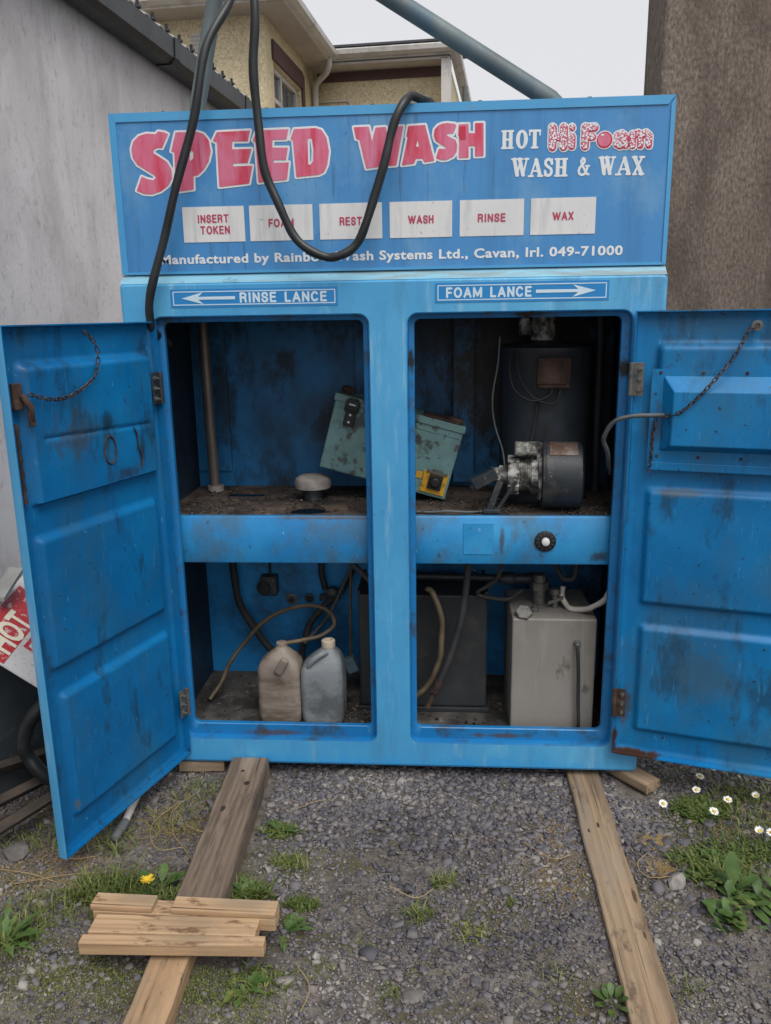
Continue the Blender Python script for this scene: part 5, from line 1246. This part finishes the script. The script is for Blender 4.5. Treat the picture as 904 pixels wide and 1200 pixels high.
# offcuts laid across the joint
def block(name, label, parts, material):
    t = thing(name, label, 'timber offcut', parts[0][0], 'pine offcuts across the beam')
    for i, (c, half, rz, nm) in enumerate(parts):
        b = MB(); ca, sa = math.cos(rz), math.sin(rz)
        b.obox((0, 0, 0), ((1, 0, 0), (0, 1, 0), (0, 0, 1)), half)
        o = b.build(nm, material, bevel=.003)
        o.parent = t; o.location = Vector(c) - Vector(parts[0][0]); o.rotation_euler = (0, 0, rz)
    return t
zb = .0295
block('timber_offcut', 'front pine offcut with a longer lip, laid across the grey beam', [((-.530, -.902, zb + .019), (.222, .033, .019), R(1.0), 'main_piece'), ((-.520, -.9525, zb + .0185), (.241, .0165, .0185), R(2.0), 'lip')], M['pine_block'])
block('timber_offcut', 'rear pine offcut with a notch, laid across the grey beam', [((-.518, -.840, zb + .019), (.252, .027, .019), R(-1.0), 'main_piece'), ((-.690, -.838, zb + .0465), (.086, .026, .0085), R(-1.0), 'raised_end'), ((-.409, -.843, zb + .0465), (.143, .026, .0085), R(-1.0), 'raised_end')], M['pine_block'])

# ------------------------------------------------------------------ junk by the shed wall
hs_ = thing('hot_sign', 'scratched red and white board lettered HOT propped by the shed wall', 'sign board', (-1.30, -.25, .5))
su = Vector((-.05, .97, .15)).normalized(); sv = Vector((-.72, 0, .62)); sv = (sv - su * sv.dot(su)).normalized(); sn = su.cross(sv).normalized()
if sn.dot(CAM - Vector((-1.3, -.2, .6))) < 0: sn = -sn
so = Vector((-1.268, -.262, .578))
def sp_(a, c, d=0.0): return so + su * a + sv * c + sn * d
b = MB(); b.obox(sp_(.21, -.03, -.003), (su, sv, sn), (.30, .145, .003)); b.build('board', M['signwhite'], hs_, bevel=.001)
b = MB(); b.poly([[(-.085, -.03), (.30, -.03), (.30, .10), (-.085, .10)]], lambda a, c: sp_(a, c, .0012)); b.build('red_field', M['redsign'], hs_)
b = MB(); b.poly([[(.035, -.165), (.42, -.165), (.42, -.045), (.035, -.045)], [(.048, -.152), (.41, -.152), (.41, -.058), (.048, -.058)]], lambda a, c: sp_(a, c, .0012)); b.build('red_border', M['redsign'], hs_)
b = MB(); text_mb(b, 'HOT', -.040, .165, -.026, .066, lambda a, c: sp_(a, c, .0026), .03); b.build('lettering', M['signletter'], hs_)
bin_ = thing('oil_drum_panel', 'dirty dark sheet metal panel leaning by the shed wall under the red sign', 'metal sheet', (-1.3, -.1, GZ))
b = MB(); b.obox((-1.335, .10, .235), (Vector((.35, 1, 0)), Vector((-1, .35, .35)), Vector((-.14, .05, 1))), (.42, .012, .295)); b.build('sheet', M['darksheet'], bin_, bevel=.003)
o = MB().obox((-1.335, -.10, .735), (Vector((.1, 1, .55)), Vector((1, -.1, 0)), ZV), (.07, .028, .008)).build('metal_strip', M['alustrip'], loc=(-1.33, -.12, .72), bevel=.002)
tag(o, 'short pale aluminium strip behind the top of the red sign', 'metal strip')
hose('hose', 'thick black hose coiled on the ground behind the left door edge', 'hose', [(-1.06, -.20, .47), (-1.12, -.24, .42), (-1.20, -.27, .33), (-1.245, -.28, .24), (-1.225, -.28, .16), (-1.17, -.27, .08), (-1.11, -.25, .01), (-1.0, -.2, -.02), (-.93, -.1, -.03)], .024, M['rubber'])
for p_, q_, lb in (((-1.62, -.50, .10), (-1.18, .10, .02), 'rusty angle iron on the ground, farthest of the three by the shed'), ((-1.50, -.62, .02), (-1.13, -.02, .015), 'rusty angle iron on the ground, middle one of the three by the shed'), ((-1.44, -.74, -.035), (-1.07, -.08, .01), 'rusty angle iron on the ground, nearest of the three by the shed')):
    d = (Vector(q_) - Vector(p_)).normalized(); s_ = d.cross(ZV).normalized(); w_ = s_.cross(d)
    b = MB(); c = (Vector(p_) + Vector(q_)) / 2; L_ = (Vector(q_) - Vector(p_)).length / 2
    b.obox(c + w_ * .02, (d, s_, w_), (L_, .0025, .0225)); b.obox(c + s_ * .0245 + w_ * .04, (d, s_, w_), (L_ - .001, .022, .0025))
    tag(b.build('angle_iron', M['angle'], loc=p_, bevel=.001), lb, 'angle iron', 'angle irons by the shed')
po = thing('broom_handle', 'white pole with a grey plastic end lying under the left door', 'pole', (-.893, -.42, GZ))
b = MB(); b.cyl((-.889, -.345, -.022), (-.935, .35, .03), .0125, seg=14); b.build('shaft', M['upvc'], po, smooth=50)
b = MB(); b.lathe((-.894, -.43, -.030), (.005, .085, .008), [(0, .008), (.006, .0155), (.08, .0165), (.09, .014)], 16); b.build('grip', M['greyplast'], po, smooth=50)

def rock(name, label, c, s, material, seed, flat=.6):
    rn = random.Random(seed)
    bm = bmesh.new(); bmesh.ops.create_icosphere(bm, subdivisions=2, radius=1)
    pl = [(Vector((rn.uniform(-1, 1), rn.uniform(-1, 1), rn.uniform(-1, 1))).normalized(), rn.uniform(.55, .85)) for _ in range(9)]
    for v in bm.verts:
        for n_, d in pl:
            e = v.co.dot(n_) - d
            if e > 0: v.co -= n_ * e
        v.co = Vector((v.co.x * s, v.co.y * s * .8, v.co.z * s * flat)) * (1 + rn.uniform(-.03, .03))
    me = bpy.data.meshes.new(name); bm.to_mesh(me); bm.free(); me.materials.append(material)
    o = bpy.data.objects.new(name, me); COL.objects.link(o); o.location = (c[0], c[1], GZ + s * flat * .45); o.rotation_euler = (0, 0, rn.uniform(0, 6))
    return tag(o, label, 'stone')
rock('stone', 'pale rough stone beside the weeds, right of the long tan board', (.878, -.535), .036, M['rock'], 3, .8)
rock('stone', 'small whitish stone near the middle of the long tan board, on its right', (.868, -.77), .018, M['rock'], 5, .8)
rock('stone', 'dark stone on bare soil near the left edge under the angle irons', (-1.19, -.50), .050, M['darkrock'], 8, .5)
rock('stone', 'whitish stone on the gravel in front of the middle pillar', (.287, -.165), .016, M['rock'], 9, .6)
rock('stone', 'larger grey slab stone at the bottom edge between the two boards', (.105, -.985), .030, M['darkrock'], 10, .45)

# ------------------------------------------------------------------ plants
def blades(spec, material, name, label, cat, kind='stuff'):
    """spec: list of (x, y, rx, ry, count, hmin, hmax, width, lean, tone0, tone1)"""
    V, F, T = [], [], []
    for x, y, rx, ry, n, h0, h1, w, lean, t0, t1 in spec:
        for _ in range(n):
            a, r = random.uniform(0, 2 * math.pi), math.sqrt(random.random())
            px, py = x + rx * r * math.cos(a) * random.uniform(.7, 1.2), y + ry * r * math.sin(a) * random.uniform(.7, 1.2)
            h = random.uniform(h0, h1); d = random.uniform(0, 2 * math.pi); ln = h * lean * random.uniform(.3, 1.3)
            ww = w * random.uniform(.6, 1.2); t = random.uniform(t0, t1)
            pz = GZ + float(gnoise(px, py)) * .006
            ex, ey = math.cos(d), math.sin(d); k = len(V)
            for s, wd in ((0, 1), (.45, .85), (.8, .5)):
                cx, cy, cz = px + ex * ln * s ** 1.7, py + ey * ln * s ** 1.7, pz + h * s - h * lean * .25 * s ** 3
                V += [(cx - ey * ww * wd / 2, cy + ex * ww * wd / 2, cz), (cx + ey * ww * wd / 2, cy - ex * ww * wd / 2, cz)]
            V.append((px + ex * ln, py + ey * ln, pz + h * (1 - .25 * lean)))
            F += [(k, k + 1, k + 3, k + 2), (k + 2, k + 3, k + 5, k + 4), (k + 4, k + 5, k + 6)]
            T += [t] * 7
    me = bpy.data.meshes.new(name); me.from_pydata(V, [], F)
    at = me.attributes.new('tone', 'FLOAT', 'POINT'); at.data.foreach_set('value', T)
    me.materials.append(material)
    o = bpy.data.objects.new(name, me); COL.objects.link(o)
    return tag(o, label, cat, kind=kind)
gs = [(-.80, -.66, .12, .07, 420, .03, .085, .0045, .9, .0, .7), (-.93, -.74, .16, .07, 260, .015, .05, .004, 1.0, .2, .9), (-.62, -.69, .07, .04, 130, .03, .07, .005, .8, .1, .8),
      (-.40, -.64, .07, .04, 120, .02, .05, .005, .9, .1, .7), (-.235, -.672, .055, .03, 260, .01, .03, .004, .8, .1, .5), (-.30, -.49, .06, .04, 160, .01, .03, .004, .9, .3, .9), (-.36, -.335, .07, .05, 110, .012, .03, .006, .9, .1, .7),
      (-.70, -.13, .10, .08, 110, .02, .06, .003, 1.1, .3, 1.), (-.73, -.30, .10, .10, 130, .015, .05, .003, 1.2, .5, 1.), (-.90, -.44, .10, .06, 120, .02, .06, .004, 1.0, .2, .9), (-1.15, -.42, .14, .08, 190, .01, .04, .004, 1.0, .2, .8),
      (.18, -.56, .04, .03, 70, .02, .05, .004, 1.2, .3, .9), (.115, -.70, .035, .03, 70, .02, .05, .0045, 1.2, .2, .8), (.26, -.76, .06, .05, 110, .006, .02, .004, 1., .5, 1.), (.38, -.64, .03, .02, 40, .008, .02, .004, 1., .2, .7),
      (1.08, -.14, .12, .07, 330, .012, .04, .004, 1.1, .0, .6), (1.24, -.20, .10, .08, 150, .012, .045, .004, 1.1, .2, .9), (1.14, -.36, .14, .08, 230, .012, .04, .004, 1.1, .0, .5), (.95, -.44, .07, .05, 80, .012, .04, .0045, 1.1, .0, .6), (1.08, -.50, .12, .06, 180, .012, .05, .0045, 1.1, .1, .7),
      (1.25, .0, .2, .1, 110, .01, .04, .004, 1.1, .2, 1.), (.04, -.98, .03, .03, 40, .01, .03, .004, 1., .3, .7), (.47, -.90, .05, .04, 30, .01, .03, .004, 1., .4, .9), (.78, -.93, .06, .04, 40, .008, .03, .004, 1., .3, .8),
      (-.30, -.97, .10, .07, 160, .008, .025, .004, 1., .2, .8), (-.16, -.92, .06, .05, 60, .008, .02, .004, 1., .3, .8)]
blades(gs, M['grass'], 'grass', 'short tufts of grass and weeds growing through the gravel', 'grass')
ms = [(-1.0, -.86, .13, .07, 1500, .002, .009, .004, .5, .35, .9), (-.80, -.97, .14, .08, 1500, .002, .009, .004, .5, .35, .9), (-.42, -.98, .10, .06, 1300, .002, .010, .004, .5, .25, .75), (-.66, -1.0, .07, .06, 600, .002, .009, .004, .5, .3, .9), (-.95, -.66, .20, .08, 900, .002, .008, .004, .5, .5, 1.), (-.33, -1.05, .08, .05, 700, .002, .01, .004, .5, .4, .9),
      (-.30, -.50, .08, .05, 500, .002, .009, .004, .5, .3, .8), (-.235, -.67, .05, .025, 500, .003, .012, .004, .5, .1, .4), (.26, -.76, .06, .045, 350, .002, .008, .004, .5, .6, 1.), (1.1, -.25, .25, .16, 1800, .002, .010, .004, .5, .0, .6), (-1.15, -.60, .15, .07, 500, .002, .008, .004, .5, .5, 1.), (-.06, -.82, .05, .04, 200, .002, .008, .004, .5, .5, 1.), (.12, -.90, .06, .04, 160, .002, .008, .004, .5, .5, 1.)]
ms += [(-1.0, -.80, .35, .22, 3500, .002, .008, .004, .6, .4, 1.), (-.75, -1.02, .30, .12, 3200, .002, .008, .004, .6, .35, 1.), (-.35, -1.02, .18, .12, 1800, .002, .008, .004, .6, .35, 1.), (-.33, -.50, .14, .22, 1500, .002, .008, .004, .6, .3, 1.), (-.75, -.28, .22, .2, 1600, .002, .009, .004, .6, .5, 1.), (1.15, -.3, .3, .22, 2600, .002, .009, .004, .6, .1, .8), (.25, -.72, .2, .1, 500, .002, .007, .004, .6, .5, 1.), (.75, -.95, .14, .1, 500, .002, .007, .004, .6, .5, 1.), (.5, -.95, .16, .12, 500, .002, .007, .004, .6, .5, 1.)]
blades(ms, M['grass'], 'moss', 'yellow green moss patches on the bare soil', 'moss')
cv = [(1.06, -.16, .09, .06, 420, .012, .032, .010, 1.3, .0, .5), (1.05, -.40, .11, .05, 210, .010, .03, .010, 1.3, .0, .6), (1.02, -.50, .10, .06, 260, .012, .04, .012, 1.3, .1, .6), (1.17, -.37, .09, .06, 170, .010, .03, .009, 1.3, .0, .5), (1.23, -.06, .12, .06, 150, .01, .03, .008, 1.3, .1, .7), (.93, -.42, .05, .04, 90, .01, .03, .010, 1.3, .1, .6),
      (-.30, -.48, .05, .03, 90, .006, .02, .008, 1.3, .1, .6), (-.36, -.335, .06, .04, 150, .01, .028, .009, 1.3, .1, .6), (-.235, -.67, .05, .025, 160, .006, .018, .006, 1.2, .0, .4), (-.40, -.64, .08, .04, 160, .015, .045, .009, 1.2, .1, .6), (-.75, -.67, .16, .05, 260, .015, .05, .009, 1.2, .1, .6), (-.30, -.96, .09, .05, 160, .008, .025, .008, 1.3, .1, .7), (-1.0, -.86, .07, .05, 110, .012, .04, .009, 1.2, .1, .6), (.19, -.57, .03, .02, 30, .006, .02, .006, 1.3, .3, .9), (.26, -.75, .05, .03, 60, .005, .014, .007, 1.3, .3, .9)]
blades(cv, M['grass'], 'leafy_ground_cover', 'tangled small green leaves of low weeds among the gravel', 'ground cover')
hy = [(-.95, -.55, .3, .2, 420, .003, .014, .002, 4., .1, 1.), (-.72, -.25, .2, .16, 420, .003, .014, .002, 4., .2, 1.), (.53, -.45, .12, .22, 420, .003, .012, .002, 3.5, .1, .9), (.9, -.42, .14, .14, 420, .003, .014, .002, 3.5, .2, 1.), (1.2, -.2, .2, .2, 300, .003, .02, .002, 3., .3, 1.), (.865, -.335, .045, .035, 620, .004, .016, .0022, 2.6, .3, 1.), (.85, -.47, .04, .03, 260, .004, .016, .0022, 2.6, .2, 1.), (.55, -.30, .08, .09, 240, .004, .014, .002, 3., .2, 1.), (.53, -.52, .07, .08, 200, .004, .014, .002, 3., .2, 1.), (-.72, -.30, .14, .12, 260, .004, .02, .002, 3.5, .3, 1.), (-1.1, -.55, .18, .10, 240, .004, .02, .002, 3.5, .3, 1.), (1.10, -.43, .05, .03, 320, .004, .014, .002, 2.6, .2, .8), (-.95, -.60, .14, .06, 160, .004, .02, .002, 3.5, .3, 1.), (.33, -.36, .10, .06, 120, .003, .012, .002, 3., .0, .6)]
blades(hy, M['straw'], 'dry_grass', 'wisps of dry straw coloured grass on the ground', 'dry grass')

def leaf_mb(b, base, az, L_, W_, rise, curl, lobes=0):
    """a leaf: midrib arc from base, width profile, folded along the rib"""
    d = Vector((math.cos(az), math.sin(az), 0)); s = Vector((-d.y, d.x, 0)); n = 8
    k = len(b.v); base = Vector(base)
    for i in range(n + 1):
        t = i / n
        a = rise - curl * t
        if i == 0: c = base.copy()
        else: c = c + (d * math.cos(a) + ZV * math.sin(a)) * L_ / n
        w = W_ * math.sin(math.pi * min(1, (t * .92 + .06))) ** .8 * (1 if not lobes else (.65 + .35 * math.cos(t * math.pi * lobes * 2)))
        if lobes == 0:
            q = max(0.0, (t - .34) / .66); w = W_ * max(.10, math.sin(math.pi * min(1, q * .9 + .09)) ** .6 if q > 0 else 0) * (1 + .06 * math.sin(7 * t + az * 5))
            if i == n: w = W_ * .12
        elif t < .22: w *= .25 + t * 1.5
        b.v += [tuple(c - s * w / 2 + ZV * w * .16), tuple(c), tuple(c + s * w / 2 + ZV * w * .16)]
    for i in range(n):
        q = k + 3 * i
        b.f += [(q, q + 1, q + 4, q + 3), (q + 1, q + 2, q + 5, q + 4)]
def plant(name, label, c, leaves, group=None, material=None, spread=0.0):
    t = thing(name, label, 'weed', (c[0], c[1], GZ), group)
    for (az, L_, W_, rise, curl, lobes) in leaves:
        b = MB(); jx, jy = rn.uniform(-spread, spread), rn.uniform(-spread, spread) * .7
        leaf_mb(b, (c[0] + jx + .008 * math.cos(R(az)), c[1] + jy + .008 * math.sin(R(az)), GZ + .004), R(az), L_, W_, R(rise), R(curl), lobes)
        b.build('leaf', material or M['leaf'], t, smooth=80)
    return t
rn = random.Random(4)
lv = [(95, .15, .05, 78, 22, 0)] + [(rn.uniform(0, 360), rn.uniform(.06, .14), rn.uniform(.026, .044), rn.uniform(15, 70), rn.uniform(20, 85), rn.choice((0, 0, 0, 2.5))) for _ in range(46)]
DL_ = lambda n, a, z, w0, w1: [(rn.uniform(0, 360), rn.uniform(a, z), rn.uniform(w0, w1), rn.uniform(10, 70), rn.uniform(20, 90), rn.choice((0, 0, 2.5))) for _ in range(n)]
plant('dock_plant', 'big clump of broad leaved dock with one tall upright leaf near the right edge', (1.045, -.60), [(95, .13, .046, 80, 20, 0)] + DL_(38, .05, .115, .022, .038), spread=.045)
plant('dock_plant', 'smaller broad leaved weed left of the big dock clump', (.955, -.52), DL_(22, .04, .085, .018, .030), spread=.035)
plant('dock_plant', 'low spreading weed with rounded leaves in front of the big dock clump', (1.00, -.70), DL_(24, .035, .08, .024, .036), spread=.05)
plant('dock_plant', 'leafy weed reaching out of the picture right of the big dock clump', (1.15, -.62), DL_(30, .05, .11, .022, .036), spread=.05)
plant('weed', 'small bright green upright sprig beside the lower end of the long tan board', (.598, -.985), [(360 / 8 * k + rn.uniform(-15, 15), rn.uniform(.035, .055), .018, rn.uniform(50, 75), 30, 0) for k in range(8)] + [(360 / 7 * k, rn.uniform(.045, .06), .018, rn.uniform(15, 40), 20, 0) for k in range(7)])
plant('weed', 'leafy weed at the left edge of the picture beside the moss', (-1.03, -.87), [(rn.uniform(-60, 150), rn.uniform(.08, .14), rn.uniform(.022, .034), rn.uniform(25, 65), rn.uniform(20, 60), 3) for _ in range(11)])
plant('weed', 'dandelion leaves at the right end of the pine offcuts', (-.262, -.79), [(rn.uniform(-90, 90), rn.uniform(.06, .10), rn.uniform(.018, .028), rn.uniform(20, 50), rn.uniform(20, 60), 3) for _ in range(8)])
plant('weed', 'dandelion leaves under the front of the pine offcuts', (-.33, -.985), [(rn.uniform(-150, 60), rn.uniform(.05, .08), rn.uniform(.018, .028), rn.uniform(10, 45), rn.uniform(20, 60), 3) for _ in range(9)])
plant('weed', 'broad leaved weeds between the grass tuft and the grey beam', (-.665, -.645), [(rn.uniform(0, 360), rn.uniform(.06, .10), rn.uniform(.025, .035), rn.uniform(35, 75), rn.uniform(20, 60), 0) for _ in range(8)])
plant('weed', 'low leafy weed on the gravel right of the grey beam near the cabinet', (-.365, -.335), [(rn.uniform(0, 360), rn.uniform(.03, .06), rn.uniform(.014, .02), rn.uniform(15, 50), rn.uniform(20, 60), 3) for _ in range(16)])
plant('weed', 'low leafy weed right of the grey beam behind the pine offcuts', (-.40, -.645), [(rn.uniform(0, 360), rn.uniform(.04, .07), rn.uniform(.016, .024), rn.uniform(25, 60), rn.uniform(20, 60), 3) for _ in range(14)])
for cx, cy, lb in ((1.05, -.18, 'dense patch of small daisy leaves under the middle daisies'), (1.02, -.42, 'patch of small leaves left of the big dock clump')):
    plant('weed', lb, (cx, cy), [(rn.uniform(0, 360), rn.uniform(.02, .055), rn.uniform(.010, .017), rn.uniform(8, 50), rn.uniform(10, 60), 0) for _ in range(46)])
wisps = [[(-.71, -.15), (-.75, -.24), (-.72, -.36), (-.66, -.44), (-.60, -.52)], [(-.75, -.20), (-.80, -.34), (-.74, -.46), (-.66, -.45)], [(-1.12, -.64), (-.98, -.60), (-.86, -.58)], [(-1.2, -.58), (-1.08, -.60), (-.95, -.64)], [(-.21, -.90), (-.16, -.98), (-.17, -1.06)],
         [(.44, -.36), (.52, -.45), (.58, -.43)], [(.84, -.38), (.78, -.46), (.80, -.52), (.90, -.50)], [(-.33, -.22), (-.27, -.17), (-.23, -.16)], [(.02, -.60), (.10, -.64), (.15, -.60)], [(-1.05, -.46), (-1.0, -.52), (-.92, -.50)], [(-.68, -.33), (-.62, -.36), (-.60, -.30)]]
for i, w_ in enumerate(wisps):
    wt = MB().tube(spline([(x, y, GZ + .006 + .012 * rn.random()) for x, y in w_], 6), .0013, 5).build('straw_stem', M['strawplain'], loc=(w_[0][0], w_[0][1], GZ), smooth=60)
    tag(wt, 'single dry curved stalk lying on the yard ground', 'dry stalk', 'dry stalks on the ground')
b = MB(); c = Vector((-.672, -.715, GZ + .10))
for k in range(40):
    a = R(360 * k / 40 * 1.0 + rn.uniform(-6, 6)); rr = .020 * (1 if k % 2 else .7)
    d = Vector((math.cos(a), math.sin(a), rn.uniform(.1, .5))); s = Vector((-d.y, d.x, 0)) * .0018
    b.add([c - s, c + s, c + d * rr + s, c + d * rr - s], [(0, 1, 2, 3)])
dn = thing('dandelion', 'yellow dandelion flower peeping up behind the pine offcuts', 'flower', (-.672, -.715, GZ))
b.build('flower', M['disc'], dn)
b = MB(); b.tube([(-.668, -.712, GZ), (-.67, -.715, GZ + .05), c], .0022, 6); b.build('stem', M['leaf'], dn, smooth=60)

DAISY = [(.926, -.185, 'daisy standing alone on the gravel, leftmost of the white daisies', .033), (1.060, -.105, 'white daisy in the leaf patch, third up from the leaf clump', .032), (1.098, -.02, 'white daisy between the leaf patch and the bottom edge of the blue door', .034), (1.078, -.235, 'large open white daisy at the front of the small leaf patch', .035),
         (1.150, -.155, 'tilted white daisy at the right of the small leaf patch', .033), (1.105, .075, 'white daisy close below the door edge, left of its twin', .034), (1.168, .055, 'white daisy close below the door edge, right of its twin', .034), (1.190, -.33, 'half closed white daisy beside the dock clump, near the right edge', .030), (1.226, -.335, 'white daisy at the very right edge above the dock clump', .034), (1.252, -.13, 'small half closed daisy far right in the grass', .028)]
for i, (x, y, lb, dm) in enumerate(DAISY):
    t = thing('daisy', lb, 'daisy', (x, y, GZ), 'white daisies by the right door')
    h = .045 + .01 * rn.random()
    ax = Vector((rn.uniform(-.3, .2), rn.uniform(-.6, -.2), 1)).normalized(); e1 = ax.orthogonal().normalized(); e2 = ax.cross(e1)
    c = Vector((x, y, GZ + h))
    up_ = .75 if 'half closed' in lb else .12
    b = MB()
    for k in range(18):
        a = 2 * math.pi * k / 18 + rn.uniform(-.08, .08); d = e1 * math.cos(a) + e2 * math.sin(a); s = e1 * -math.sin(a) + e2 * math.cos(a)
        L_ = dm / 2 * rn.uniform(.9, 1.08); w = .0021
        o_ = ax * (.0004 * (k % 2))
        b.add([c + d * .004 + o_, c + d * L_ * .7 + s * w + ax * L_ * up_ * .6 + o_, c + d * L_ + ax * L_ * up_ + o_, c + d * L_ * .7 - s * w + ax * L_ * up_ * .6 + o_], [(0, 1, 2, 3)])
    b.build('petals', M['petal'], t)
    b = MB(); b.lathe(c, ax, [(-.001, .005), (.002, .0055), (.0045, .004), (.0055, .001)], 12); b.build('flower_disc', M['disc'], t, smooth=60)
    b = MB(); b.tube([(x, y, GZ), (x, y, GZ + h * .5), c], .0012, 5); b.build('stem', M['leaf'], t, smooth=60)
